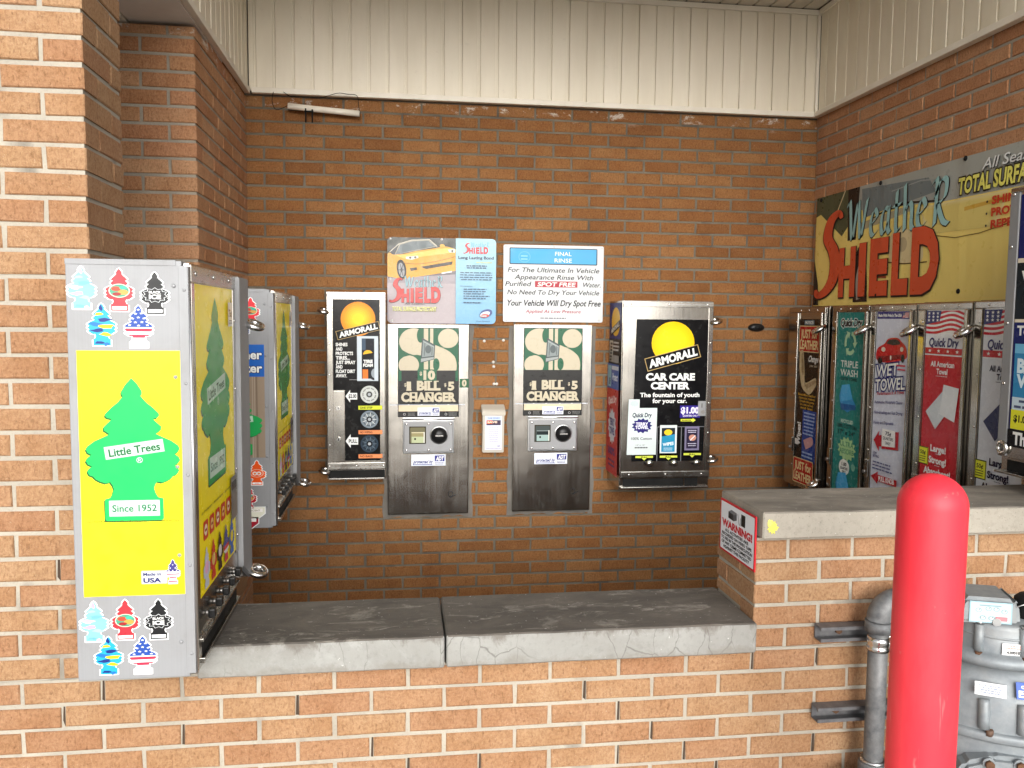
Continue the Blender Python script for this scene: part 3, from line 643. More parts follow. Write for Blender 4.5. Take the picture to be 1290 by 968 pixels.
# ------------------------------------------------------------------ left wall: two air freshener machines
def freshener(y, z, label, side_fn, door_fn, h=1.03, w=.70, name='vending_machine'):
    t = thing(name, label, 'vending machine', (XL+.001, y, z), math.pi/2, 'air freshener machines on the left wall'); d = .281
    mb = MB().box(-w/2, w/2, -(d-.017), 0, 0, h, GALV, .003); mb.box(-w/2-.0016, -w/2+.01, -(d-.03), -.0, h-.012, h+.0016, GALV, .001)
    obj('cabinet', mb, t)
    door = obj('door', MB().box(-w/2+.004, w/2-.004, -d, -(d-.0155), .004, h-.004, STEEL, .003).box(-w/2+.006, w/2-.006, -(d+.004), -d+.001, h-.05, h-.008, STEELX, .002).box(-w/2+.006, -w/2+.036, -(d+.004), -d+.001, .02, h-.052, STEEL, .002).box(.155, .186, -(d+.004), -d+.001, .17, h-.052, STEEL, .002), t)
    obj('lock_bar', MB().prism([(.192, .115), (.345, .035), (.345, h-.012), (.192, h-.012)], 'y', -(d+.016), -d+.0012, GALV, .003), door)
    obj('hinge', MB().box(-w/2-.004, -w/2+.0012, -(d-.002), -(d-.024), .01, h-.012, GALV, .001).cyl((-w/2-.002, -(d+.001), .012), (-w/2-.002, -(d+.001), h-.014), .0035, ZINC, None, 10), t)
    for k in range(5):
        screw(t, (-w/2-.0035, -(d-.011), .06+k*(h-.13)/4), (-1, 0, 0), .004, GALV, 'rivet'); screw(t, (-w/2-.0002, -(d-.036), .09+k*(h-.15)/4), (-1, 0, 0), .005, GALV, 'rivet')
    side_fn(t, w, d, h); door_fn(door, w, d, h)
    for k in range(5):
        x = -.25+k*.088; obj('pull_knob', MB().cyl((x, -d+.002, .128), (x, -d-.010, .128), .008, DSTEEL, None, 14).box(x-.013, x+.013, -d-.026, -d-.009, .116, .140, BLACKP, .004), t)
    obj('chute', MB().box(-.31, .15, -(d+.0015), -d+.001, .034, .075, DARK).box(-.32, .16, -(d+.012), -d+.0005, .020, .034, STEELX, .002).box(-.32, .16, -(d+.010), -d+.0005, .075, .084, STEELX, .002), t)
    for q in (-.30, -.1, .1, .3): screw(t, (q, -(d+.004), h-.028), (0, -1, 0), .006)
    for q in (.16, .36, .6, .8): screw(t, (.171, -(d+.004), q*h+.06), (0, -1, 0), .005)
    lock(t, (.335, -d-.035, .865*h-.02), (.35, -.25, 0), .98); lock(t, (.335, -d-.035, .055*h), (.35, -.25, 0), .98)
    return t
UX, NX = (0, -1, 0), (-1, 0, 0)
def side1(t, w, d, h):
    x = -w/2-.0002; P = lambda mx, my: (x, -mx/1000, h-my/1000)
    a = Art(0, 0, 238, 602, .238, .602, .35); a.rect(1, 1, 237, 601, YEL); tree_logo(a, 123, 66, .555, .577)
    a.text('air fresheners • désodorisants • aromatizantes', 119, 418, 6, (84, 92, 14), 214, .012)
    a.rrect(134, 540, 196, 574, 3, (20, 60, 130)).rrect(135, 541, 195, 573, 3, (196, 198, 200)).text('Made in', 160, 553, 8, (24, 30, 96), 42, .025).text('USA', 160, 570, 11.5, (24, 30, 96), 42, .04)
    T = tree_pts(209, 514, .085, .1); a.poly(tree_pts(209, 514, .085, .1, True, 12), WHITE).poly(T, (245, 240, 240)).poly(clip_band(T, 514, 544), (60, 55, 120))
    for p in (552, 560, 570): a.poly(clip_band(T, p-3, p), (200, 55, 80))
    for q in ((209, 527), (203, 535), (215, 535), (200, 541), (209, 541), (218, 541)): a.poly(star(q[0], q[1], 2.2), WHITE)
    a.lines(4, 594, 60, 1, 3, (190, 180, 30), 1, 4).place('tree_poster', t, P(20, 216), UX, NX, .0008, YEL)
    for kd, cx, y in (('pastel', 36, 13), ('red', 121, 17), ('black', 202, 24), ('camo', 79, 100), ('flag', 163, 104), ('pastel', 41, 826), ('red', 114, 824), ('black', 192, 826), ('camo', 73, 916), ('flag', 153, 918)):
        sticker(kd, .072, .114 if y < 900 else .108, t, P(cx-36, y), UX, NX)
def door_art(p, w, d, h, tall=True, z0=.183, z1=None):
    z1 = z1 or h-.052; a = Art(0, 0, 460, 800, .458, z1-z0, .18); a.rect(0, 0, 460, 800, (252, 232, 20))
    tree_logo(a, 225, 30, .92, .83, (22, 150, 62)); a.text('air fresheners • désodorisants • aromatizantes', 225, 590, 8, (120, 110, 20), 400, .01)
    for i in range(6):
        x = 40+i*70; a.rrect(x, 612, x+54, 662, 8, (200, 60, 30)).ell(x+27, 637, 17, 15, (235, 190, 120) if i % 2 else (240, 225, 190)).rect(x+16, 634, x+38, 641, (150, 50, 30))
    for i, c in enumerate(((205, 215, 225), (205, 60, 45), (25, 25, 28), (60, 80, 150), (40, 110, 190))):
        T = tree_pts(60+i*80, 680, .19, .18); a.poly(T, c)
        if i == 3: a.poly(clip_band(T, 740, 790), (205, 60, 75)).poly(clip_band(T, 752, 764), WHITE)
        else: a.ell(60+i*80, 735, 20, 17, ((235, 180, 215), (225, 190, 110), (215, 215, 215), 0, (235, 215, 60))[i])
    a.rect(380, 40, 440, 110, (228, 226, 214)).text('75¢', 410, 82, 22, (40, 40, 40), 44, .04).lines(386, 92, 434, 2, 7, (90, 90, 90), 3, 2).poly([(402, 40), (410, 20), (418, 40)], (40, 90, 50))
    a.rect(372, 560, 458, 690, (120, 118, 112)).rect(380, 575, 450, 600, (60, 60, 60))
    a.place('poster', p, (-.308, -(d+.0006), z1), (1, 0, 0), (0, -1, 0), .0012, (252, 232, 20))
freshener(2.452, .70, 'nearest yellow air freshener machine, its big tree poster and ten tree stickers facing out', side1, door_art)
def side2(t, w, d, h):
    x = -w/2-.0002; P = lambda mx, my: (x, -mx/1000, h-my/1000)
    a = Art(0, 0, 222, 130, .222, .130).rect(0, 0, 222, 130, (30, 95, 180)).text('ner', 214, 58, 36, WHITE, 70, .03, 0, 0, 'r', (16, 30, 70)).text('ter', 214, 112, 36, WHITE, 66, .03, 0, 0, 'r', (16, 30, 70)); a.place('blue_label', t, P(18, 222), UX, NX, .0008, (30, 95, 180))
    a = Art(0, 0, 222, 330, .222, .330).rect(0, 0, 222, 330, (150, 132, 112)); R = random.Random(4)
    for i in range(26): a.line([(x_ := R.uniform(2, 218), 0), (x_+R.uniform(-2, 2), 330)], R.uniform(1, 4), R.choice([(168, 152, 134), (128, 110, 92), (180, 166, 150)]))
    tree_logo(a, 105, 40, .55, .46, (28, 160, 80)); a.place('tree_poster', t, P(18, 352), UX, NX, .0008, (150, 132, 112))
    for kd, cx, y in (('red', 190, 30), ('blue', 150, 105), ('crimson', 120, 15), ('orange', 205, 690), ('crimson', 168, 790), ('red', 110, 700)): sticker(kd, .078, .115, t, P(cx-39, y), UX, NX)
    for cx, y, c, k in ((198, 885, (225, 224, 205), (150, 140, 90)), (172, 925, (165, 28, 48), (235, 225, 225))):
        a = Art(-40, 0, 40, 60, .08, .06).poly([(-36, 3), (36, 3), (36, 28), (0, 57), (-36, 28)], c).rect(-28, 8, 28, 22, (244, 240, 235)).text('SCENT', 0, 19, 7, k, 36, .02); a.place('tag_sticker', t, P(cx-40, y), UX, NX, .0006, WHITE, outline=[(-40, 0), (40, 0), (40, 30), (0, 60), (-40, 30)])
freshener(3.81, .732, 'yellow air freshener machine farther back, partly hidden behind the nearest one', side2, lambda p, w, d, h: door_art(p, w, d, h), .975)
# ------------------------------------------------------------------ back wall
def steel_plate(mb, x0, x1, z0, z1, d, m=None, th=.012): return mb.box(x0, x1, -d, -d+th, z0, z1, m or STEEL, .002)
# narrow tyre foam machine
t = thing('vending_machine', 'narrow black and steel tyre foam machine left of the bill changers', 'vending machine', (-.223, YB-.001, .765)); d = .225; H = .962; W = .298
obj('cabinet', MB().box(-W/2, W/2, -(d-.014), 0, .0, H, STEEL, .003).box(-W/2+.006, W/2-.006, -(d-.0125), -(d-.016), .006, .045, DARK), t)
door = obj('door', MB().box(-W/2+.002, W/2-.002, -d, -(d-.0135), .05, H-.002, STEEL, .002).box(-W/2+.004, W/2-.004, -(d+.004), -d+.001, H-.036, H-.006, STEELX, .002).box(-W/2+.004, -W/2+.034, -(d+.004), -d+.001, .09, H-.037, STEEL, .002).box(W/2-.03, W/2-.004, -(d+.004), -d+.001, .09, H-.037, STEEL, .002).box(-W/2+.004, W/2-.004, -(d+.004), -d+.001, .054, .088, STEELX, .002), t)
a = Art(419, 374.8, 482, 584, .248, .825, .2)
a.poly([(419, 374.8), (482, 374.8), (482, 584), (434, 584), (434, 492), (419, 492)], (14, 14, 15))
sun_badge(a, 451.5, 400, 22, -14, 56, 11.5, 'ARMORALL', 415)
for i, s_ in enumerate(('SHINES', 'AND', 'PROTECTS', 'TIRES...', 'JUST SPRAY', 'AND', 'FLOAT DIRT', 'AWAY.')): a.text(s_, 423, 435+i*5.75, 4.3, WHITE, (15, 8.5, 22, 18, 25, 8.5, 24.5, 14)[i], .035, 0, 0, 'l')
a.rect(450, 422, 477, 480, (196, 206, 214)).rect(456, 425, 472, 477, (20, 26, 36)).rect(456, 425, 461, 440, (60, 80, 100)).ell(464, 445, 6, 5, (236, 180, 45)).poly([(457, 446), (472, 443), (472, 449), (457, 452)], (16, 15, 15)).text('TIRE', 464, 456.5, 4, WHITE, 12, .05).text('FOAM', 464, 461.5, 4, WHITE, 12.5, .05)
a.rect(457, 465, 464, 477, (224, 120, 50)).poly(ring(472, 470, 7, 9, 20, 90, 270), (40, 42, 46)).poly(ring(472, 470, 4, 6, 20, 90, 270), (150, 158, 165))
a.lines(440, 478, 450, 1, 1, (160, 160, 160), .7, 1)
a.poly(arrow(435, 491.5, 450, 508), (230, 231, 230)).text('$2.00', 444, 502, 5, (30, 30, 32), 10, .03)
for cy, c in ((497.5, (192, 196, 192)), (530, (120, 132, 142)), (562, (44, 58, 72))):
    a.ell(465.5, cy, 11.4, 11.4, c).ell(465.5, cy, 9, 9, tuple(int(v*.72) for v in c)).ell(465.5, cy, 7.4, 7.4, tuple(int(v*.9+20) for v in c)).ell(465.5, cy, 4, 4, tuple(int(v*.4) for v in c)).ell(465.5, cy, 2, 2, (170, 175, 180))
    for k in range(9): q = math.radians(k*40); a.line([(465.5+4*math.cos(q), cy+4*math.sin(q)), (465.5+9*math.cos(q), cy+9*math.sin(q))], .9, (200, 204, 204) if cy < 540 else (90, 104, 116))
for y, c, s_ in ((512, (206, 214, 62), 'ONE STEP'), (544, (226, 140, 92), 'NO WIPING'), (575.5, (226, 140, 92), 'NO RAGS')): a.rect(451.5, y, 482, y+5.2, c).text(s_, 453.5, y+4, 2.9, (40, 30, 20), 16, .02, 0, 0, 'l')
a.poly(arrow(435, 549, 451, 567), (230, 231, 230)).text('PULL', 444.5, 560.5, 5, (30, 30, 32), 11, .03)
a.place('poster', door, (-.117, -(d+.0005), H-.038), (1, 0, 0), (0, -1, 0), .0015, None)
obj('coin_panel', MB().box(-.116, -.060, -(d+.003), -d+.0005, .092, .458, STEEL, .002), door)
for z in (.37, .21): obj('key_lock', MB().cyl((-.09, -(d+.002), z), (-.09, -(d+.014), z), .0125, CHROME, .011, 18).box(-.0915, -.0885, -(d+.0155), -(d+.01), z-.006, z+.006, DARK), door)
for x in (-.136, 0, .136): screw(t, (x, -(d+.004), H-.02), (0, -1, 0)); screw(t, (x, -(d+.004), .071), (0, -1, 0))
for z in (.18, .36, .54, .70, .86): screw(t, (-.134, -(d+.004), z), (0, -1, 0), .005)
for z in (.865, .045): lock(t, (-W/2-.012, -d+.012, z), (.3, .25, 0), .95)
obj('chute', MB().box(-W/2+.01, W/2-.01, -(d+.006), -(d-.01), -.0, .008, STEELX, .001).box(-W/2+.01, W/2-.01, -(d-.012), -(d-.016), .008, .046, DARK), t)
# bill changers
def slab_text(a, s_, x0, x1, y, h, c, bold=.055):
    n = len(s_); a.text(s_, (x0+x1)/2, y, h, c, x1-x0, bold)
    T, q0, q1 = text_tris(s_, bold); k = (x1-x0)/(q1-q0)
    for i, ch in enumerate(s_):                       # slab feet and heads
        b0 = text_tris(s_[:i+1], bold); xr_ = b0[2]; xl_ = text_tris(s_[:i], bold)[2] if i else q0
        L_, R_ = x0+(xl_-q0)*k, x0+(xr_-q0)*k; e = h*.10
        if ch in 'BILHNR1': a.rect(L_+.02*h, y-e, R_-.02*h if ch not in 'BR' else L_+(R_-L_)*.55, y+e*.25, c)
        if ch in 'BILHN': a.rect(L_+.02*h, y-h-e*.2, R_-.3*(R_-L_) if ch in 'BL' else R_-.02*h, y-h+e, c)
        if ch in 'A': a.rect(L_-.02*h, y-e, L_+(R_-L_)*.36, y+e*.25, c).rect(R_-(R_-L_)*.36, y-e, R_+.02*h, y+e*.25, c)
def changer(x, z, label, extra):
    t = thing('bill_changer', label, 'change machine', (x, YB, z), 0, 'bill changers on the back wall'); w, H, d = .438, 1.035, .030
    plate = obj('face_plate', MB().box(-w/2, w/2, -d, 0, 0, H, STEEL, .003).box(-w/2+.004, w/2-.004, -(d+.003), -d+.0005, .004, H-.004, STEEL, .002), t)
    D = d+.0035; X = lambda px: (px-439)/ (925-439)*w-w/2; y = None
    # art in the pixel scale of the drawing: 0..84 wide, 0..124 high
    a = Art(0, 0, 84, 124, .328, .480, .28); CR_ = (190, 180, 156); G = (12, 86, 56)
    a.rect(0, 0, 84, 124, (18, 40, 30)).rect(1.2, 1.2, 82.8, 60, G)
    a.ell(21.5, 19.5, 19.5, 18.6, CR_).poly(clip_band(ring(58, 53, 23, 26, 32), 1, 59.5), CR_).poly([(8, 30), (24, 37.5), (41, 40), (41, 59.5), (60, 59.5), (78, 42), (70, 33), (52, 24), (40, 22), (24, 10)], CR_)
    a.ell(69, 14.8, 14, 13.4, CR_).poly(clip_band(ring(15, 52, 14, 13.4, 32), 1, 59.5), CR_).poly([(1.3, 36), (1.3, 46), (8, 40.6), (16, 38.4), (24, 39), (14, 35.5), (6, 31)], G).poly(spline([(82.7, 26), (76, 27.6), (66, 28.6), (60, 27.4), (70, 32.6), (78, 40), (82.7, 47)], 3), G)
    a.ell(31, 11, 5, 10, G).poly(spline([(47, 1.2), (63, 1.2), (56.5, 6), (54.4, 14), (57, 22), (61, 27.6), (54, 25), (47, 23)], 4), G).poly([(29, 43), (36, 42), (36, 59.5), (27, 59.5), (29.4, 52)], G).ell(52.5, 51, 4.6, 8.6, G)
    a.rect(35.5, 1.2, 41.5, 59.5, CR_).rect(41.5, 1.2, 44, 59.5, G).rect(44, 1.2, 48.4, 59.5, CR_)
    a.poly([(33, 14), (51, 24), (50, 44), (31, 49)], (62, 72, 74)).poly([(34.4, 17), (49.8, 25.6), (49, 39), (33, 41)], (126, 136, 136)).poly([(31.6, 43), (49.2, 40.6), (49, 43.4), (31.6, 47.8)], (148, 156, 154)).ell(41.5, 30, 4.2, 5.6, (78, 88, 90)).line([(37, 21), (36, 39)], .8, (60, 70, 72)).line([(47, 26), (46.5, 38)], .8, (60, 70, 72)).line([(34.6, 19), (49.6, 27)], .7, (170, 178, 176))
    a.rect(0, 59.5, 84, 106, (17, 16, 14))
    y1, y2 = (86.5, 102.5)
    slab_text(a, 'BILL', 26, 58.5, y1, 12.4, CR_); slab_text(a, 'CHANGER', 4.5, 80, y2, 12.4, CR_)
    a.text('$', 10.2, y1-5, 4.6, CR_, 3, .03).text('$', 65, y1-5, 4.6, CR_, 3, .03); a.text('1', 15, y1, 11.5, CR_, 6, .05).text('5', 73, y1, 11.5, CR_, 9, .05)
    a.rect(11.5, y1-.6, 18.5, y1+1.2, CR_)
    if extra: a.rect(27, 58, 53, 73.5, (14, 88, 58)).text('10', 43, 71.5, 12, CR_, 16, .06).text('$', 31.5, 66, 5, CR_, 3.4, .03).rect(1, 60, 5, 74, G).rect(79, 60, 83, 74, G)
    a.rect(-11, 106.5, 92, 108, (196, 198, 204)).rect(0, 108, 84, 116.5, (214, 196, 166)).rect(0, 116.5, 84, 124.5, (17, 17, 18)).rect(0, 106.2, 1, 124.5, (17, 17, 18)).rect(83, 106.2, 84, 124.5, (17, 17, 18))
    a.lines(-9, 106.7, 90, 1, 2, (120, 122, 130), .8, 5); a.ell(9, 120.5, 1.8, 1.8, (150, 150, 150)).ell(9, 120.5, 1.1, 1.1, (17, 17, 18)).ell(66, 120.5, 1.8, 1.8, (150, 150, 150)).ell(66, 120.5, 1.1, 1.1, (17, 17, 18)).lines(13, 118.4, 24, 3, 1.7, (130, 130, 128), .6, 6).lines(69, 118.4, 82, 3, 1.7, (130, 130, 128), .6, 7)
    adt(a, 27, 111, 57, 122.5)
    a.place('sign_panel', plate, (-.164, -D, H-.018), (1, 0, 0), (0, -1, 0), .0012, (18, 40, 30), outline=[(0, 0), (84, 0), (84, 124.5), (0, 124.5)])
    if extra:
        a = Art(0, 0, 12, 11, .05, .048).rect(0, 0, 12, 11, (20, 82, 50)).text('0', 6, 9.2, 8, CR_, 6, .05).rect(0, 0, 1, 11, (40, 110, 70)); a.place('zero_label', plate, (.168, -D, .742), (1, 0, 0), (0, -1, 0), .0008, (20, 82, 50))
    acc = obj('bill_acceptor', MB().box(-.137, .137, -(D+.022), -D+.0005, .340, .528, ZINC, .004).box(-.132, .132, -(D+.03), -(D+.021), .346, .514, GALV, .006), plate)
    obj('hinge_rail', MB().box(-.139, .139, -(D+.028), -(D+.021), .518, .534, ZINC, .002).cyl((-.139, -(D+.029), .526), (.139, -(D+.029), .526), .004, CHROME, None, 10), acc)
    a = Art(0, 0, 100, 106, .090, .094, .15); a.rrect(0, 0, 100, 106, 10, (60, 56, 44)).rrect(6, 6, 94, 100, 6, (112, 108, 84) if extra else (70, 78, 78)).rect(14, 34, 90, 40, (205, 198, 165) if extra else (120, 130, 130)).rect(14, 40, 86, 62, (150, 142, 105) if extra else (40, 48, 48)).rect(14, 62, 88, 100, (178, 186, 150) if extra else (152, 176, 172)).rect(30, 70, 40, 82, (40, 40, 32)).rect(86, 34, 92, 100, (215, 215, 205))
    a.place('bill_slot', acc, (-.104, -(D+.0302), .487), (1, 0, 0), (0, -1, 0), .002, (60, 56, 44))
    obj('coin_return', MB().lathe([(0, .026), (.018, .0245), (.031, .019), (.040, .009), (.0445, 0)], BLACKP, Matrix.Translation((.056, -(D+.0295), .439)) @ Matrix.Rotation(math.pi/2, 4, 'X')).lathe([(.044, .003), (.049, .002), (.050, -.001)], ZINC, Matrix.Translation((.056, -(D+.0295), .439)) @ Matrix.Rotation(math.pi/2, 4, 'X')).box(.034, .078, -(D+.056), -(D+.045), .434, .441, DSTEEL, .002), acc)
    for px in (-.118, 0, .118):
        for pz in (.359, .500): screw(acc, (px, -(D+.03), pz), (0, -1, 0), .0065)
    a = Art(0, 0, 200, 74, .185, .062); adt(a, 0, 0, 200, 74); a.place('alarm_sticker', plate, (-.092 if extra else -.098, -D, .330 if extra else .326), (1, 0, 0), (0, -1, 0), .0006, (226, 230, 238), outline=[(0, 0), (200, 0), (200, 74), (24, 74), (0, 62)] if extra else None)
    a = Art(0, 0, 40, 30, .055, .05).line(ring(15, 12, 9, 9, 14)+[(24, 12)], 2, (30, 29, 28)).line([(12, 24), (36, 14)], 3, (30, 29, 28)); a.place('faint_logo', plate, (.10, -D, .13), (1, 0, 0), (0, -1, 0), .0001)  # dark strokes drawn as the faint logo low on the plate
    for px in (-.15, .0, .15): screw(plate, (px, -D, H-.009), (0, -1, 0), .0045)
    return t
changer(.151, .529, 'left bill changer plate with an added ten dollar label and green dollar sign', True)
changer(.832, .533, 'right bill changer plate under the white final rinse sign', False)
# weather sign
t = thing('wall_sign', 'shiny sign with a yellow sports car over a pale grey panel and a blue column', 'sign', (.223, YB, 1.568)); w, H = .582, .457
a = Art(455, 55, 1150, 603, w, H, .25); R8 = 28
ol = []
for cx, cy, q in ((1150-R8, 55+R8, -90), (1150-R8, 603-R8, 0), (455+R8, 603-R8, 90), (455+R8, 55+R8, 180)): ol += ring(cx, cy, R8, R8, 6, q, q+90)
a.poly(clip_band(ol, 55, 330), (42, 44, 40)); a.poly([p for p in clip_band(ol, 300, 603)], (168, 158, 162))
a.poly([(455, 150), (470, 60), (890, 60), (890, 150)], (36, 44, 34)).poly([(640, 56), (890, 56), (890, 110), (720, 75)], (52, 56, 52))
a.poly([(456, 300), (890, 250), (890, 345), (600, 335), (470, 330)], (104, 98, 102)).poly([(456, 318), (890, 285), (890, 345), (456, 345)], (150, 142, 148))
a.poly(spline([(456, 178), (485, 165), (500, 165), (560, 160), (640, 140), (760, 120), (820, 108), (870, 118), (890, 130)], 4)+[(890, 262), (760, 285), (600, 312), (560, 320), (540, 318), (456, 305)], (206, 152, 40))
a.poly(spline([(510, 170), (600, 160), (760, 128), (860, 118), (888, 140), (700, 172), (560, 190)], 4), (228, 186, 86))
a.poly([(500, 168), (530, 100), (610, 74), (720, 68), (770, 110), (640, 138)], (150, 146, 132)).poly([(508, 164), (536, 104), (612, 80), (716, 74), (758, 108), (640, 132)], (92, 104, 108)).poly([(470, 150), (490, 110), (525, 98), (498, 168)], (40, 44, 50))
a.line([(470, 150), (528, 98), (610, 72), (722, 66), (772, 110)], 5, (196, 190, 172)).ell(803, 104, 16, 10, (215, 165, 60)).ell(470, 168, 14, 14, (200, 150, 45))
a.poly(ring(545, 258, 30, 62, 20, rot=-8), (16, 16, 18)).poly(ring(545, 262, 19, 46, 20, rot=-8), (150, 152, 156)).poly(ring(545, 262, 7, 14, 12), (50, 50, 54))
for k in range(6): q = k*60; a.line([(545, 262), (545+18*math.cos(math.radians(q)), 262+44*math.sin(math.radians(q)))], 4, (60, 62, 66))
a.poly([(572, 178), (650, 170), (652, 185), (610, 196), (572, 192)], (228, 224, 208)).ell(600, 184, 8, 7, (90, 90, 84)).ell(632, 181, 8, 7, (90, 90, 84)).poly([(838, 128), (884, 122), (886, 146), (850, 146)], (228, 224, 208)).ell(868, 136, 8, 8, (90, 90, 84))
a.poly([(668, 240), (870, 202), (866, 222), (700, 254)], (44, 34, 24)).poly([(598, 250), (640, 244), (644, 260), (604, 268)], (60, 46, 28)).line(spline([(560, 218), (660, 222), (800, 196), (888, 170)], 5), 4, (160, 108, 24)).line([(800, 280), (866, 268)], 8, (224, 222, 224))
shield_logo(a, 472, 300, 792, 470, (196, 62, 60), (138, 182, 192), (90, 40, 40))
a.text('All Season', 626, 484, 15, (50, 45, 48), 124, .0, .3).text('TOTAL SURFACE PROTECTANT', 628, 525, 28, (120, 118, 60), 282, .05).text('TOTAL SURFACE PROTECTANT', 626, 523, 28, (222, 222, 150), 280, .02)
for i in range(12): a.poly(clip_band([p if p[0] > 890 else (890, p[1]) for p in ol], 55+i*45.7, 55+(i+1)*45.7+.5), (158-i*4, 200-i*3, 214-i*1))
shield_logo(a, 940, 78, 1098, 152, (190, 52, 60), (110, 170, 190), (70, 60, 70), False)
a.text('Long Lasting Bond', 1020, 186, 19, (30, 45, 75), 228, .03).lines(1020, 204, 1125, 1, 9, (190, 200, 140), 7, 8, .05).lines(950, 226, 1100, 2, 13, (40, 60, 90), 7, 9).lines(912, 270, 1130, 4, 15, (60, 84, 110), 6, 10, .1).text('Directions:', 960, 364, 8, (50, 70, 100), 78).lines(940, 376, 1120, 5, 15, (52, 74, 104), 6, 11, .4, 'l').lines(940, 462, 1056, 1, 10, (52, 74, 104), 7, 12, .05, 'l')
a.poly(ring(1085, 535, 42, 26, 22, rot=-20), (60, 74, 130)).poly(ring(1078, 540, 34, 16, 22, rot=-20), (205, 212, 225)).poly(ring(1076, 550, 30, 11, 20, rot=-5), (196, 70, 60)).text('CLEAN', 1068, 556, 10, WHITE, 40, .03).text('Wash Systems', 1065, 588, 7, (40, 50, 80), 90)
sg = a.place('sign_panel', t, (-w/2, -.012, H), (1, 0, 0), (0, -1, 0), .003, (196, 196, 198), outline=ol)
for x, y in ((475, 66), (800, 64), (474, 318), (484, 586), (1132, 584), (1128, 76)): screw(sg, ((x-802.5)/695*w, -.015, H-(y-55)/548*H), (0, -1, 0), .007, paint((206, 206, 204)))
# final rinse sign
t = thing('wall_sign', 'white final rinse sign with a light blue header bar', 'sign', (.833, YB, 1.581)); w, H = .556, .418
a = Art(82, 105, 797, 665, w, H, .35); ol = []
for cx, cy, q in ((797-14, 105+14, -90), (797-14, 665-14, 0), (82+14, 665-14, 90), (82+14, 105+14, 180)): ol += ring(cx, cy, 14, 14, 5, q, q+90)
a.rrect(124, 126, 751, 246, 8, (22, 40, 60)).rrect(131, 132, 744, 239, 4, (62, 162, 212)).line(ring(230, 192, 40, 38, 24)+[(270, 192)], 3, (110, 185, 225)).rect(205, 182, 252, 190, (130, 198, 230)).rect(205, 204, 252, 212, (130, 198, 230))
a.text('FINAL', 506, 180, 30, (232, 240, 244), 118, .005).text('RINSE', 506, 228, 30, (232, 240, 244), 124, .005)
K = (40, 40, 44)
for s_, x, y, w_ in (('For The Ultimate In Vehicle', 438, 302, 652), ('Appearance Rinse With', 440, 354, 560), ('Purified', 184, 404, 178), ('Water.', 710, 406, 136), ('No Need To Dry Your Vehicle', 438, 464, 656)): a.text(s_, x, y, 35, K, w_, .012, .25)
a.rect(306, 366, 610, 410, (168, 42, 56)).text('SPOT FREE', 458, 403, 30, (240, 236, 234), 270, .02, .2)
a.text('Your Vehicle Will Dry Spot Free', 440, 546, 44, (28, 28, 32), 676, .022, .2).text('Applied At Low Pressure', 438, 598, 25, (165, 50, 70), 394, .008, .22).lines(346, 632, 530, 1, 9, (90, 90, 100), 7, 13, .02)
sg = a.place('sign_panel', t, (-w/2, -.012, H), (1, 0, 0), (0, -1, 0), .003, (206, 209, 211), outline=ol)
for x, y in ((98, 118), (440, 116), (784, 120), (106, 652), (440, 654), (770, 650)): screw(sg, ((x-439.5)/715*w, -.015, H-(y-105)/560*H), (0, -1, 0), .005, paint((200, 200, 198)))
# brochure box
t = thing('brochure_box', 'small pale leaflet box with a hinged lid between the two changers', 'leaflet holder', (.503, YB, .866)); PL = paint((188, 182, 170), .45)
obj('box', MB().prism([(0, .0), (-.045, .0), (-.062, .215), (0, .215)], 'x', -.059, .059, PL, .003), t)
obj('lid', MB().prism([(-.0, .216), (-.072, .206), (-.072, .226), (-.060, .238), (0, .262)], 'x', -.064, .064, PL, .003), t)
a = Art(0, 0, 104, 220, .092, .19, .3); a.rect(0, 0, 104, 220, (226, 224, 240)).rect(6, 6, 98, 62, (190, 205, 232)).text('CAR WASH', 52, 18, 8, (60, 80, 150), 70, .02).rect(8, 28, 96, 60, (74, 60, 78)).rect(8, 28, 44, 50, (214, 88, 50)).text('SAVE', 44, 46, 12, (244, 214, 190), 62, .05).lines(18, 72, 86, 8, 13, (150, 152, 180), 3, 14, .4).text('info', 86, 196, 8, (60, 70, 130), 18, .03)
for i in range(12): a.rect(6+i*8, 206, 10+i*8, 210, (120, 122, 150))
p = a.place('leaflet', t, (-.046, -.0618, .205), (1, 0, 0), Vector((0, -.215, -.017)).normalized(), .001, (206, 204, 222), Vector((0, -.017, .215)).normalized())
# car care machine
t = thing('vending_machine', 'wide black and steel car care machine on the right of the back wall', 'vending machine', (1.402, YB-.001, .70)); d = .282; H = 1.0; W = .494
obj('cabinet', MB().box(-W/2, W/2, -(d-.018), 0, .0, H, STEEL, .003), t)
door = obj('door', MB().box(-W/2+.002, W/2-.002, -d, -(d-.0175), .058, H-.002, STEEL, .002).box(-W/2+.004, W/2-.004, -(d+.005), -d+.001, H-.034, H-.006, STEELX, .002).box(-W/2+.004, W/2-.004, -(d+.005), -d+.001, .062, .094, STEELX, .002).box(W/2-.03, W/2-.004, -(d+.005), -d+.001, .095, H-.035, STEEL, .002), t)
a = Art(110, 138, 465, 762, .446, .756, .18); 
a.poly([(146, 138), (463, 138), (452, 600), (448, 760), (134, 760), (140, 500)], (14, 14, 16))
sun_badge(a, 305, 240, 93, -15.5, 240, 58, 'ARMORALL', 305, (250, 222, 40), (246, 196, 20))
a.text('CAR CARE', 297, 402, 30, WHITE, 214, .05).text('CENTER', 297, 441, 30, WHITE, 170, .05).text('The fountain of youth', 296, 476, 19, WHITE, 260, .028).text('for your car.', 296, 502, 19, WHITE, 150, .028)
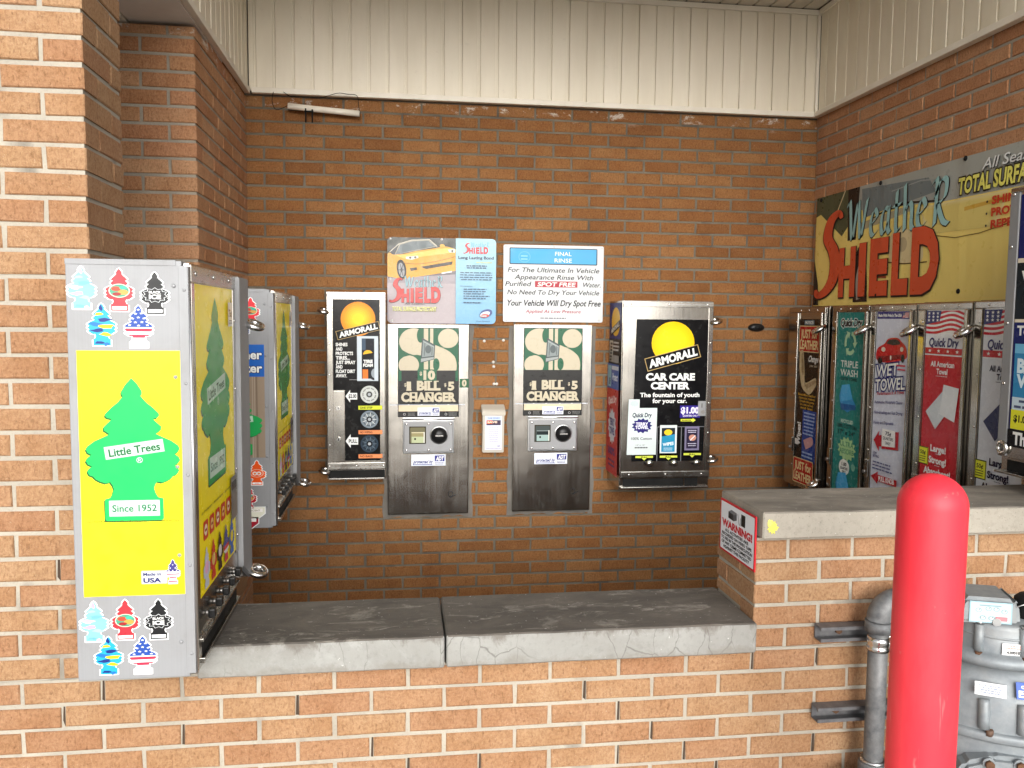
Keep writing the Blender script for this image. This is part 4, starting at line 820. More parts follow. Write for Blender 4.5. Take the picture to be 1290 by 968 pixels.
a.rect(342, 514, 430, 568, (52, 40, 130)).text('$1.00', 386, 548, 27, (232, 226, 246), 80, .05).text('QUARTERS ONLY', 388, 563, 8, (225, 220, 240), 66, .02).poly([(346, 574), (398, 574), (398, 569), (412, 579), (398, 589), (398, 584), (346, 584)], (214, 222, 70)).lines(350, 577, 392, 1, 3, (60, 60, 30), 4, 3)
a.poly([(118, 486), (165, 486), (165, 524), (242, 524), (240, 730), (113, 730)], (206, 216, 216)).text('Quick Dry', 176, 564, 19, (40, 44, 70), 84, .035, .12).poly(burst(177, 602, 46, 34), (48, 44, 110)).text('TERRY', 177, 601, 14, (226, 226, 236), 54, .04).text('TOWEL', 177, 616, 14, (226, 226, 236), 58, .04).text('100% Cotton', 176, 664, 12, (50, 50, 56), 90, .012).text('14" x 14"', 172, 690, 6, (70, 70, 76), 40).lines(142, 696, 208, 1, 6, (70, 70, 76), 5, 5)
a.poly(burst(142, 505, 20, 14, 9), (190, 204, 206))
for x0 in (243, 348): a.rect(x0, 606, x0+3, 760, (120, 122, 126))
a.rect(243, 606, 450, 609, (110, 112, 116))
a.rect(256, 600, 330, 724, (214, 220, 222)).rect(263, 612, 322, 718, (40, 46, 52)).ell(292, 632, 18, 13, (236, 196, 50)).poly([(263, 650), (322, 640), (322, 718), (263, 718)], (44, 140, 180)).text('WIPES', 293, 690, 14, (226, 240, 246), 48, .04, .1, -8).lines(268, 700, 316, 2, 8, (200, 225, 235), 3, 6)
a.rect(364, 606, 428, 712, (122, 116, 144)).rect(372, 616, 420, 704, (46, 40, 62)).lines(376, 622, 416, 2, 8, (190, 186, 204), 4, 7).ell(398, 656, 16, 14, (196, 140, 120)).line([(388, 668), (410, 646)], 4, (230, 226, 230)).lines(376, 680, 416, 2, 9, (190, 186, 204), 4, 8)
for x0, x1, y, w_ in ((150, 226, 734, 'PULL'), (256, 332, 734, 'PULL'), (360, 436, 724, 'PULL')): m = (x0+x1)/2; a.poly([(x0, y), (x1, y), (x1, y+9), (m+12, y+9), (m, y+20), (m-12, y+9), (x0, y+9)], (206, 216, 82)).text(w_, m, y+9, 7, (40, 44, 20), 26, .04)
a.place('poster', door, (-.219, -(d+.0005), H-.036-.062), (1, 0, 0), (0, -1, 0), .0015, None)
obj('coin_slot', MB().box(.172, .214, -(d+.008), -d+.0005, .39, .47, GALV, .003).cyl((.196, -(d+.006), .412), (.196, -(d+.014), .412), .010, DSTEEL, None, 16).box(.19, .193, -(d+.0095), -(d+.004), .435, .458, DARK), door)
for x in (-.095, .04, .165): obj('pull_knob', MB().cyl((x, -d+.001, .142), (x, -d-.02, .142), .009, CHROME, None, 14).lathe([(0, .018), (.012, .017), (.018, .011), (.0185, .002), (.012, -.002), (0, -.002)], CHROME, Matrix.Translation((x, -d-.02, .142)) @ Matrix.Rotation(math.pi/2, 4, 'X'), 20), t)
obj('chute', MB().box(-W/2+.02, W/2-.06, -(d-.016), -(d-.019), .012, .052, DARK).box(-W/2+.006, W/2-.006, -(d+.006), -(d-.019), .0, .011, STEELX, .002).box(.105, .112, -(d-.01), -(d-.019), .012, .052, STEEL), t)
for x in (-.21, 0, .21): screw(t, (x, -(d+.005), H-.02), (0, -1, 0)); screw(t, (x*.95, -(d+.005), .078), (0, -1, 0))
for z in (.30, .46, .62, .78): screw(t, (W/2-.017, -(d+.005), z), (0, -1, 0), .005)
for z in (.895, .155): lock(t, (W/2+.012, -d+.01, z), (.3, -.2, 0), 1.05)
a = Art(0, 0, 260, 960, .24, .93, .3)     # side panel facing the changers
a.rect(0, 0, 260, 200, (34, 48, 120)).ell(140, 105, 95, 80, (240, 190, 60)).poly([(20, 190), (20, 150), (240, 90), (240, 130)], (20, 18, 18)).text('ARMORALL', 130, 148, 24, WHITE, 190, .04, .1, -15)
a.rect(0, 200, 260, 340, (20, 20, 22)).rect(10, 210, 90, 330, (196, 196, 186)).lines(30, 222, 80, 6, 18, (30, 30, 32), 12, 4).lines(110, 215, 250, 3, 20, (205, 205, 205), 10, 5).rect(110, 290, 250, 330, (150, 150, 150))
a.rect(0, 340, 260, 480, (44, 92, 170)).rect(10, 350, 90, 470, (140, 190, 210)).text('Wipes', 70, 440, 40, (30, 44, 90), 40, .03, 0, -90).rect(100, 350, 250, 372, (200, 210, 224)).text('Protect', 175, 430, 40, (220, 232, 244), 120, .04, .2)
a.rect(0, 480, 260, 960, (186, 34, 48)).text('Quick Dry', 130, 560, 40, (236, 224, 224), 190, .04, .1, -8).poly(burst(130, 690, 92, 105), (206, 214, 226)).text('TERRY', 130, 685, 40, (40, 60, 130), 120, .05).text('TOWEL', 130, 735, 40, (40, 60, 130), 120, .05).text('100%', 130, 850, 40, (60, 40, 110), 150, .05).lines(40, 880, 220, 2, 26, (60, 40, 110), 12, 6)
a.place('side_panel', t, (-W/2-.0005, -.012, H-.012), (0, -1, 0), (-1, 0, 0), .001, None)
# small fittings on the back wall
t = thing('push_button', 'small black oval button on the bare brick right of the car care machine', 'button', (2.012, YB, 1.561))
obj('body', MB().lathe([(0, .022), (.025, .021), (.04, .016), (.047, .006), (.048, -.002)], BLACKP, Matrix.Rotation(math.pi/2, 4, 'X') @ Matrix.Diagonal((1, .5, 1, 1))), t)
obj('cap', MB().lathe([(0, .03), (.012, .029), (.017, .024), (.018, .018)], DARK, Matrix.Rotation(math.pi/2, 4, 'X') @ Matrix.Diagonal((1, .6, 1, 1))), t)
PLG = MB().lathe([(0, .006), (.006, .005), (.008, .001), (.008, -.002)], paint((214, 212, 206)), Matrix.Rotation(math.pi/2, 4, 'X'), 14).mesh('wall_plug')
for i, (x, z) in enumerate(((.455, 1.475), (.56, 1.48), (.505, 1.36), (.508, 1.335), (.51, 1.24), (.525, 1.24))):
    o = obj('wall_plug', PLG, None, (x, YB-.001, z)); tag(o, 'small white plug in the brick above the leaflet box between the changers', 'wall plug', 'white wall plugs between the changers')
t = thing('conduit', 'loose cream plastic tube hanging under the siding at the upper left of the back wall', 'tube', (-.39, 4.47, 2.66))
obj('tube', MB().tube([(-.178, -.005, .012), (-.06, 0, .004), (.06, 0, -.003), (.183, 0, -.011)], .0155, TRIM, 16).cyl((.181, 0, -.0109), (.1845, 0, -.0112), .012, DARK, None, 14), t)
obj('bracket', MB().tube([(-.088, -.018, .0), (-.088, -.018, -.07)], .004, DARK, 8).tube([(-.055, -.018, -.004), (-.055, -.018, -.07)], .004, DARK, 8).box(-.094, -.049, -.021, -.015, -.018, -.011, DARK), t)
W1 = [(-.25, 0, .08), (-.255, -.01, .03), (-.235, -.01, -.01), (-.178, -.01, .012)]; W2 = [(-.20, .0, .082), (-.15, -.02, .055), (-.02, -.02, .055), (.07, -.02, .082), (.12, -.02, .08), (.17, -.018, .075), (.178, -.018, .03), (.183, -.005, -.005)]
def sp3(P, n=6):
    P = [Vector(p) for p in P]; Q = [P[0]]+P+[P[-1]]; o = []
    for i in range(1, len(Q)-2):
        for j in range(n):
            u = j/n; a_, b_, c_, d_ = Q[i-1:i+3]; o.append(.5*((2*b_)+(c_-a_)*u+(2*a_-5*b_+4*c_-d_)*u*u+(3*b_-a_-3*c_+d_)*u**3))
    return o+[P[-1]]
obj('wire', MB().tube(sp3(W1), .0018, DARK, 6).tube(sp3(W2), .0018, DARK, 6), t)
# ------------------------------------------------------------------ right wall: banner and towel machines
RZ = -math.pi/2
t = thing('banner', 'long yellow and grey vinyl banner with big red lettering on the right wall', 'banner', (XR, 3.265, 1.685), RZ); BW, BH = 2.40, .60
a = Art(0, 0, 2400, 600, BW, BH, .3, .012); g = lambda u, z: (u*1000, (2.285-z)*1000)
a.rect(0, 0, 2400, 600, (236, 212, 122)); a.poly([g(0, 2.285), g(2.4, 2.285), g(2.4, 2.10), g(1.5, 2.117), g(1.10, 2.12), g(.45, 2.165), g(.30, 2.285)], (160, 162, 155))
a.poly([g(0, 2.285), g(.44, 2.285), g(.40, 2.14), g(.28, 2.05), g(.05, 2.19), g(0, 2.18)], (82, 88, 64)).poly([g(.33, 2.285), g(.44, 2.285), g(.42, 2.02), g(.34, 2.02)], (34, 28, 26)).line([g(.30, 2.285), g(.20, 2.15)], 8, (206, 190, 150))
a.poly([g(.46, 2.27), g(1.0, 2.24), g(1.06, 2.17), g(.62, 2.135), g(.48, 2.12)], (112, 122, 124)).line([g(.5, 2.09), g(.65, 2.13), g(.85, 2.15), g(1.1, 2.125)], 9, (40, 34, 28)).poly([g(.46, 2.10), g(.90, 2.14), g(.90, 2.11), g(.46, 2.06)], (168, 160, 130)).line([g(.72, 2.22), g(.95, 2.235), g(1.07, 2.22)], 5, (150, 156, 154))
for i in range(6): f = i/6; a.poly([g(.95, 2.115-f*.02), g(1.5, 2.112-f*.02), g(1.45-f*.1, 1.98), g(1.0+f*.1, 1.99)], (int(222-f*6), int(206-f*10), int(150-f*40)))
a.line([g(1.06, 1.98), g(1.20, 1.957), g(1.35, 1.962), g(1.52, 1.985), g(2.2, 2.0)], 4, (120, 96, 40)).line([g(1.25, 2.07), g(1.52, 2.085)], 16, (206, 164, 70))
a.poly(spline([g(.70, 1.96), g(.76, 2.03), g(.90, 2.02), g(.97, 1.97), g(.97, 1.87), g(.74, 1.88)], 6), (214, 196, 150)).ell(*g(.83, 1.96), 34, 34, (180, 164, 130)).ell(*g(.95, 1.96), 28, 34, (182, 168, 136)).line([g(.72, 1.885), g(.85, 1.87), g(1.02, 1.868)], 5, (90, 70, 36))
a.poly(spline([g(.42, 1.70), g(.40, 1.86), g(.47, 1.99), g(.53, 1.90), g(.55, 1.70)], 6), (40, 28, 26)).poly(spline([g(.45, 1.71), g(.44, 1.82), g(.48, 1.90), g(.50, 1.72)], 6), (170, 160, 150)).poly([g(0, 1.95), g(.05, 1.80), g(.06, 1.69), g(0, 1.69)], (40, 34, 30)).poly([g(.60, 1.85), g(.70, 1.855), g(.71, 1.81), g(.61, 1.815)], (140, 60, 40))
shield_logo(a, *g(.03, 2.225), *g(1.105, 1.725), (208, 84, 52), (148, 190, 190), (36, 24, 22))
a.text('All Season', 1355, g(0, 2.208)[1], 44, (60, 62, 62), 330, .01, .3, 0, 'l').text('All Season', 1350, g(0, 2.213)[1], 44, (222, 224, 222), 330, .01, .3, 0, 'l')
a.text('TOTAL SURFACE PROTECTANT', 1210, g(0, 2.135)[1], 66, (228, 222, 110), 860, .035, .06, 0, 'l', (52, 48, 30), .07)
for i, s_ in enumerate(('SHINES', 'PROTECTS', 'REPELS WATER')): y = g(0, 2.068-i*.047)[1]; a.text(s_, 1418, y, 31, (196, 62, 36), len(s_)*32, .04, 0, 0, 'l').ell(1392, y-12, 5, 5, (60, 50, 40))
bn = a.place('banner_sheet', t, (-1.2, -.012, .60), (1, 0, 0), (0, -1, 0), .0012, (200, 196, 170))
for u, z in ((.05, .585), (.627, .589), (1.241, .593), (1.85, .59), (.03, .02), (.63, .046), (1.237, .046)): screw(bn, (u-1.2, -.0135, z), (0, -1, 0), .011, DARK, 'grommet')
def column(y0, y1, z, h, label, art, u0, u1, nm='vending_machine'):
    """narrow towel machine on the right wall between y1 (near) and y0 (far)"""
    w = y0-y1; d = .203; t = thing(nm, label, 'vending machine', (XR-.001, (y0+y1)/2, z), RZ, 'towel machines along the right wall')
    obj('cabinet', MB().box(-w/2, w/2, -(d-.02), 0, 0, h, STEEL, .003), t)
    a0, a1 = -w/2+u0, -w/2+u1
    door = obj('door', MB().box(-w/2+.003, w/2-.003, -(d-.006), -(d-.0195), .004, h-.003, STEEL, .002).box(-w/2+.004, w/2-.004, -(d+.003), -(d-.0065), h-.030, h-.005, STEEL, .003).box(-w/2+.004, a0-.003, -(d+.003), -(d-.0065), .01, h-.031, STEEL, .003).box(a1+.003, w/2-.004, -(d+.003), -(d-.0065), .01, h-.031, STEEL, .003).box(a1+.028, a1+.046, -(d+.018), -(d+.002), .01, h-.032, STEEL, .004).box(a0-.003, a1+.003, -(d+.003), -(d-.0065), .01, .05, STEELX, .003), t)
    art(door, a0, a1, -(d-.0055), h-.034, h-.09)
    for k in range(5): screw(t, (a1+.016, -(d+.003), .08+k*(h-.16)/4), (0, -1, 0), .005); screw(t, (a0-.017, -(d+.003), .12+k*(h-.2)/4), (0, -1, 0), .005)
    for x in (a0+.03, (a0+a1)/2, a1-.03): screw(t, (x, -(d+.003), h-.018), (0, -1, 0), .005)
    lock(t, (w/2-.012, -d-.028, h-.115), (.55, -.2, 0), 1.15); lock(t, (w/2-.012, -d-.028, .065), (.55, -.2, 0), 1.15)
    obj('coin_chute', MB().box(a0-.034, a0-.006, -(d+.012), -(d+.002), .19, .27, STEEL, .003).cyl((a0-.02, -(d+.01), .215), (a0-.02, -(d+.022), .215), .009, DSTEEL, None, 14), t)
    return t
PW, PH = 240, 920
def put(a, p, a0, a1, y, ztop, name='poster', back=(30, 30, 32)): return a.place(name, p, (a0, y, ztop), (1, 0, 0), (0, -1, 0), .0015, back)
def A(a0, a1, h, hh): return Art(0, 0, PW, hh, a1-a0, h, .22)
def art_leather(p, a0, a1, y, ztop, h):
    a = A(a0, a1, h, 920); a.rect(0, 0, 240, 920, (18, 16, 15)); CRM = (232, 214, 160); RD = (178, 40, 34)
    a.rrect(60, 6, 170, 32, 6, (96, 116, 128)).text('PROTECTS', 115, 26, 14, WHITE, 90, .03).rrect(6, 36, 232, 182, 12, (222, 200, 150)).rrect(11, 41, 227, 177, 10, RD).text('JUST for', 119, 104, 48, CRM, 186, .03).text('LEATHER', 119, 164, 48, CRM, 202, .035)
    a.poly(spline([(20, 184), (62, 178), (84, 300), (100, 350), (200, 318), (214, 340), (210, 362), (150, 410), (100, 402), (50, 366), (22, 270)], 5), (196, 178, 142)).poly(spline([(40, 196), (60, 194), (74, 290), (62, 312), (46, 280)], 5), (150, 130, 98)).poly(spline([(96, 362), (196, 330), (204, 344), (112, 386)], 5), (162, 142, 110)).line([(84, 316), (96, 372)], 5, (110, 92, 66))
    a.text('Change', 172, 232, 34, WHITE, 106, .03, .3).text('your seat', 178, 260, 16, (200, 190, 170), 84, .0, .3)
    for i in range(5): a.text(('Beautifies leather', 'cleans and restores', 'through the pores', 'for a natural look', 'and feel')[i], 120, 424+i*18, 13, (206, 160, 60), 196-i*16, .02)
    a.text('Wipes!', 62, 640, 40, WHITE, 130, .04, 0, -90).rect(84, 500, 232, 784, (36, 72, 150)).lines(96, 512, 222, 7, 19, (150, 180, 225), 8, 3).poly(spline([(110, 668), (200, 640), (214, 680), (140, 716)], 5), (196, 150, 156)).lines(96, 730, 222, 2, 20, (150, 180, 225), 9, 4).rect(18, 668, 60, 700, (220, 220, 220)).rrect(6, 772, 232, 914, 12, (222, 200, 150)).rrect(11, 777, 227, 909, 10, RD).text('JUST for', 119, 836, 46, CRM, 186, .03).text('LEATHER', 119, 896, 46, CRM, 202, .035)
    put(a, p, a0, a1, y, ztop-.03)
def quickdry(a, x, y, h, c, w, ol=None): a.text('Quick Dry', x, y, h, c, w, .03, .1, 0, 'c', ol, .08)
def art_triple(p, a0, a1, y, ztop, h):
    a = A(a0, a1, h, 964); T = (38, 128, 122); PG = (176, 214, 176); a.rect(0, 0, 240, 964, T); quickdry(a, 120, 72, 40, BLK, 190, (214, 226, 222))
    for k in range(3):                                                # three chasing arrows
        q0 = k*120-80; P = ring(120, 160, 52, 62, 10, q0, q0+75); Q = ring(120, 160, 34, 42, 10, q0+75, q0); a.poly(P+Q, PG); e = math.radians(q0+75); e2 = math.radians(q0+108); a.poly([(120+64*math.cos(e), 160+76*math.sin(e)), (120+22*math.cos(e), 160+28*math.sin(e)), (120+44*math.cos(e2), 160+54*math.sin(e2))], PG)
    a.text('TRIPLE', 120, 286, 36, (222, 232, 226), 156, .012).text('WASH', 120, 332, 36, (222, 232, 226), 156, .012).text('CLOTH TOWEL', 120, 354, 15, (16, 44, 44), 150, .02)
    def towel(y_): a.poly([(60, y_+10), (130, y_), (160, y_+70), (196, y_+110), (120, y_+150), (56, y_+130), (40, y_+70)], (52, 140, 196)).poly([(60, y_+10), (130, y_), (160, y_+76), (52, y_+100)], (74, 168, 220)).poly([(52, y_+108), (190, y_+104), (192, y_+130), (64, y_+142)], (30, 92, 150))
    towel(372); a.text('RECYCLED', 120, 578, 18, (200, 226, 210), 110, .03).text('100% COTTON', 120, 606, 21, (16, 40, 42), 176, .01).text('17" x 24"', 120, 640, 24, (16, 40, 42), 150, .01)
    a.poly(burst(128, 714, 84, 66), (164, 206, 150)).text('ULTRA', 128, 702, 28, (52, 130, 100), 120, .01).text('ABSORB', 128, 740, 28, (52, 130, 100), 130, .01).ell(112, 812, 48, 42, (228, 234, 230)).text('1.00', 112, 804, 18, BLK, 44, .04).text('QUARTERS', 112, 824, 13, BLK, 66, .03).text('ONLY', 112, 842, 13, BLK, 34, .03).ell(194, 800, 18, 18, (120, 180, 160)); towel(838); put(a, p, a0, a1, y, ztop, back=T)
def art_wet(p, a0, a1, y, ztop, h):
    a = A(a0, a1, h, 1038); NV = (44, 44, 110); RD = (178, 34, 46); a.rect(0, 0, 240, 1038, (206, 210, 224)); a.rect(2, 0, 238, 38, (50, 46, 120)).text('Made With Pride In The USA', 96, 27, 15, WHITE, 172, .04); flag_wave(a, 190, 6, 232, 32)
    a.poly(spline([(6, 222), (20, 190), (70, 165), (96, 140), (160, 134), (196, 156), (222, 176), (232, 210), (224, 236), (140, 258), (40, 262), (8, 246)], 5), (196, 26, 34)).poly(spline([(82, 166), (102, 146), (158, 142), (184, 164), (132, 172)], 5), (44, 38, 44)).ell(62, 196, 16, 12, (222, 206, 190)).ell(196, 190, 12, 12, (222, 206, 190)).poly([(20, 234), (210, 214), (214, 232), (60, 262), (16, 252)], (130, 14, 22)).ell(40, 256, 18, 16, (24, 20, 24)).ell(206, 236, 12, 20, (24, 20, 24)).ell(120, 236, 5, 12, (232, 226, 220))
    a.text('WET', 96, 330, 62, WHITE, 164, .02, .15, -8, 'c', NV, .09).text('TOWEL', 122, 402, 62, WHITE, 220, .02, .15, -8, 'c', NV, .09).rect(164, 268, 226, 276, (196, 60, 80)).rect(172, 288, 228, 296, (196, 60, 80)).text('Performance In A Towel', 130, 424, 17, RD, 196, .02, .2, -8)
    for s_, y_ in (('Automotive Windshield Cleaner', 482), ('Non-streaking and Fast Drying', 536), ('Handy and Disposable', 590)): a.text(s_, 14, y_, 16, NV, 210 if y_ < 580 else 150, .012, .15, -5, 'l')
    a.poly([(20, 676), (60, 622), (60, 646), (80, 640), (84, 700), (64, 704), (64, 730)], RD).poly([(84, 606), (180, 606), (180, 690), (84, 700)], (232, 232, 230)).poly([(180, 610), (206, 606), (206, 700), (84, 712), (84, 698), (186, 688)], RD).text('75¢', 130, 636, 20, (50, 44, 60), 44, .03).text('QUARTERS', 130, 660, 16, (50, 44, 60), 76, .02).text('ONLY', 130, 684, 16, (50, 44, 60), 40, .02)
    a.text('LOW', 36, 748, 12, NV, 30, .03).text('SETTING', 44, 764, 12, NV, 46, .03).lines(22, 786, 200, 3, 17, (80, 84, 130), 7, 6, .3, 'l'); a.poly(arrow(14, 836, 210, 902, .28), RD).text('PULL KNOB', 134, 880, 26, (236, 226, 228), 116, .05, 0, -3); put(a, p, a0, a1, y, ztop, back=(206, 210, 224))
def price(p, a0, y, z):
    a = Art(0, 0, 70, 74, .066, .072).rect(0, 0, 70, 74, (30, 34, 10)).rect(4, 4, 66, 70, (224, 226, 50)).text('50¢', 35, 32, 17, (30, 34, 16), 38, .03).lines(12, 40, 58, 3, 9, (80, 84, 30), 4, 3); a.place('price_sticker', p, (a0, y-.0022, z), (1, 0, 0), (0, -1, 0), .0008, (224, 226, 50))
def american(body, ink, tw, twd):
    def f(p, a0, a1, y, ztop, h):
        a = A(a0, a1, h, 1217); a.rect(0, 0, 240, 1217, body); a.rect(0, 0, 240, 246, (226, 228, 232)); flag_wave(a, 0, 2, 240, 128); quickdry(a, 118, 196, 48, (44, 42, 100), 186)
        a.rect(4, 204, 236, 238, (188, 36, 50))
        for k in range(4): a.poly(star(34+k*58, 221, 11), WHITE)
        a.text('All American', 120, 306, 30, ink, 150, .03).text('Towel', 120, 346, 30, ink, 70, .03).lines(80, 356, 160, 1, 6, ink, 3, 4)
        a.poly([(28, 560), (130, 440), (200, 500), (96, 650)], twd).poly([(138, 400), (232, 412), (214, 594), (112, 560)], tw).line([(138, 400), (118, 556)], 3, twd)
        a.text('Large!', 122, 772, 36, ink, 100, .04).lines(104, 782, 140, 1, 4, ink, 3, 7).text('Strong!', 122, 836, 36, ink, 112, .04).lines(104, 846, 140, 1, 4, ink, 3, 8).text('Absorbent!', 122, 900, 36, ink, 172, .04); put(a, p, a0, a1, y, ztop, back=body); price(p, a0-.014, y, ztop-.556)
    return f
column(4.362, 3.962, .70, .975, 'leather wipes machine with two red panels, farthest of the row on the right wall', art_leather, .11, .345)
column(3.895, 3.565, .70, .978, 'teal green triple wash towel machine with a recycling symbol', art_triple, .047, .285)
column(3.560, 3.210, .70, .980, 'pale wet towel machine with a red car and red arrows', art_wet, .048, .293)
column(3.202, 2.868, .70, .982, 'red towel machine with a flag at the top and two white towels', american((190, 30, 42), (236, 232, 232), (224, 228, 230), (204, 210, 214)), .048, .280)
column(2.862, 2.530, .70, .984, 'white towel machine with a flag and a folded dark blue towel', american((214, 218, 226), (30, 28, 60), (66, 72, 116), (48, 52, 92)), .048, .280)
# large machine nearest on the right wall
t = thing('vending_machine', 'large navy vending machine cut by the right edge of the picture, above the counter', 'vending machine', (XR-.001, 2.197, 1.10), RZ); d = .333; W = .69; H = .945
obj('cabinet', MB().box(-W/2, W/2, -(d-.018), 0, 0, H, STEEL, .003), t)
door = obj('door', MB().box(-W/2+.002, W/2-.002, -d, -(d-.0175), .055, H-.002, STEEL, .002).box(-W/2+.004, -W/2+.046, -(d+.005), -d+.001, .06, H-.02, GALV, .003).box(-W/2+.004, W/2-.004, -(d+.005), -d+.001, H-.019, H-.004, STEELX, .002), t)
obj('tray', MB().box(-W/2+.03, W/2-.03, -(d-.016), -(d-.019), .008, .045, DARK).box(-W/2+.004, W/2-.004, -(d+.012), -(d-.019), -.0, .008, STEELX, .002), t)
a = Art(0, 0, 600, 780, .60, .80, .2); a.rect(0, 0, 600, 780, (26, 34, 96)).rect(0, 200, 600, 214, (226, 214, 190)).rect(0, 214, 600, 392, (18, 24, 28)).text('VACUUM', 20, 300, 60, WHITE, 330, .05, 0, 0, 'l').rect(0, 392, 600, 402, (226, 214, 190)).text('Touchless', 14, 442, 30, WHITE, 190, .04, 0, 0, 'l')
a.rect(10, 470, 300, 720, (52, 132, 180)).rect(10, 470, 300, 500, (110, 180, 215)).text('BABY', 24, 560, 44, (214, 234, 242), 150, .05, 0, 0, 'l').text('VISION', 24, 606, 40, (214, 234, 242), 190, .05, 0, 0, 'l').rect(10, 640, 300, 690, (196, 216, 226)).lines(20, 648, 280, 2, 18, (80, 90, 120), 8, 5)
a.rect(10, 680, 110, 742, (222, 220, 50)).text('$1.00', 58, 718, 22, (40, 40, 20), 70, .04).rect(0, 744, 600, 800, (14, 14, 16)).text('The', 24, 790, 40, WHITE, 84, .04, 0, 0, 'l')
a.place('poster', door, (-W/2+.050, -(d+.0005), H-.03), (1, 0, 0), (0, -1, 0), .0015, (26, 34, 96), outline=[(0, 0), (600, 0), (600, 800), (0, 800)])
for z in (.03, .3, .5, .75, .92): screw(t, (-W/2+.02, -(d+.005), max(z, .07)), (0, -1, 0), .006)
lock(t, (-W/2+.03, -d-.006, .085), (math.pi/2, 0, 0), .7)
# warning sign on the end of the counter wall
t = thing('warning_sign', 'white warning sign with a red border and a camera picture on the counter wall end', 'sign', (XC-.001, 2.408, .863), RZ); w, H = .268, .165
a = Art(0, 0, 268, 165, w, H, .4); a.rect(0, 0, 268, 165, (196, 32, 44)).rrect(7, 6, 261, 159, 4, (232, 234, 240)); K = (24, 24, 30)
a.poly([(66, 30), (90, 20), (130, 22), (132, 44), (108, 52), (66, 50)], (120, 122, 128)).poly([(66, 30), (104, 32), (108, 52), (66, 50)], (46, 48, 54)).rect(74, 36, 90, 50, (30, 30, 34)).poly([(106, 34), (132, 24), (132, 44), (108, 52)], (90, 92, 98)).rect(166, 16, 196, 52, (22, 22, 26)).line([(140, 22), (150, 50), (160, 54), (160, 30)], 2.5, (90, 90, 96))
a.text('WARNING!', 134, 82, 23, (200, 32, 46), 232, .05)
for i, (s_, w_) in enumerate((('ALL ACTIVITIES ARE', 178), ('RECORDED ON VIDEO TAPE', 226), ('TO AID IN THE PROSECUTION', 238), ('OF ANY CRIME COMMITTED', 228), ('AGAINST THIS FACILITY', 200))): a.text(s_, 134, 97+i*13.6, 9.4, K, w_, .03)
sg = a.place('sign_panel', t, (-w/2, -.002, H), (1, 0, 0), (0, -1, 0), .004, (196, 32, 44))
# ------------------------------------------------------------------ bollard, pipe, struts, gas meter
m, n, bs = newmat('red_bollard_plastic'); co = N(n, 'ShaderNodeTexCoord').outputs['Object']
f = noise(n, stretch(n, co, (1, 1, .25)), 9, 6, .65); g2 = noise(n, co, 22, 4)
c = mixc(n, mapr(n, f, .45, .75, 0, .35), (.78, .028, .048, 1), (.82, .11, .12, 1)); c = mixc(n, mapr(n, g2, .70, .76, 0, .5), c, (.72, .25, .2, 1)); sc_ = noise(n, stretch(n, co, (1, 1, .16)), 34, 3, .6, .4); c = mixc(n, mapr(n, sc_, .68, .74, 0, .45), c, (.80, .30, .28, 1)); d_ = noise(n, stretch(n, co, (1, 1, .4)), 12, 6, .7); c = mixc(n, mapr(n, d_, .58, .78, 0, .35), c, (.30, .02, .025, 1)); n.links.new(c, bs.inputs['Base Color']); bump(n, bs, d_, .15, .004)
bs.inputs['Roughness'].default_value = .5; bs.inputs['Subsurface Weight'].default_value = 0; RED = m
t = thing('bollard', 'smooth red plastic covered bollard with a rounded top standing before the counter', 'bollard', (1.158, 1.66, 0)); r = .0715
obj('sleeve', MB().lathe([(r*1.005, .0), (r*1.005, .3), (r, 1.2)]+[(r*math.cos(q), 1.2+r*.98*math.sin(q)) for q in [math.pi/2*i/14 for i in range(1, 15)]], RED, None, 64), t)
obj('footing', MB().lathe([(0, .02), (.12, .02), (.15, .004), (.15, -.02)], PAVE, None, 40), t)
t = thing('gas_pipe', 'grey painted gas riser pipe with an elbow at the top, beside the red bollard', 'pipe', (1.378, 2.19, 0)); r = .0275
obj('riser', MB().tube([(0, 0, 0), (0, 0, .15), (0, 0, .5), (0, 0, .73)], r, PIPE, 24), t)
E2 = [(.055*(1-math.cos(q)), 0, .738+.055*math.sin(q)) for q in [math.pi/2*i/10 for i in range(11)]]
el = obj('elbow', MB().tube([(0, 0, .72)]+E2+[(.068, 0, .793)], r*1.28, PIPE, 28).cyl((0, 0, .705), (0, 0, .735), r*1.42, PIPE, None, 28).cyl((.066, 0, .793), (.093, 0, .793), r*1.42, PIPE, None, 28), t)
obj('branch', MB().tube([(.08, 0, .793), (.2, 0, .793), (.30, 0, .793)], r, PIPE, 24), t)
obj('coupling', MB().lathe([(r, .225), (r*1.45, .228), (r*1.5, .245), (r*1.5, .30), (r*1.42, .31), (r, .312)], PIPE, None, 28).cyl((-.09, .0, .245), (0, 0, .245), r*1.2, PIPE, None, 20), t)
obj('thread_ring', MB().lathe([(r, .309), (r*1.3, .311), (r*1.3, .318), (r, .32)], ZINC, None, 28), t)
cl = obj('pipe_clamp', MB().lathe([(r*1.01, .648), (r*1.14, .648), (r*1.14, .658), (r*1.08, .660), (r*1.08, .668), (r*1.14, .670), (r*1.14, .690), (r*1.01, .690)], CHROME, None, 28).box(.026, .044, -.014, .0, .646, .692, CHROME, .002).cyl((.014, -.012, .668), (.064, -.012, .668), .004, CHROME, None, 10).cyl((.046, -.012, .668), (.052, -.012, .668), .009, ZINC, None, 6), t)
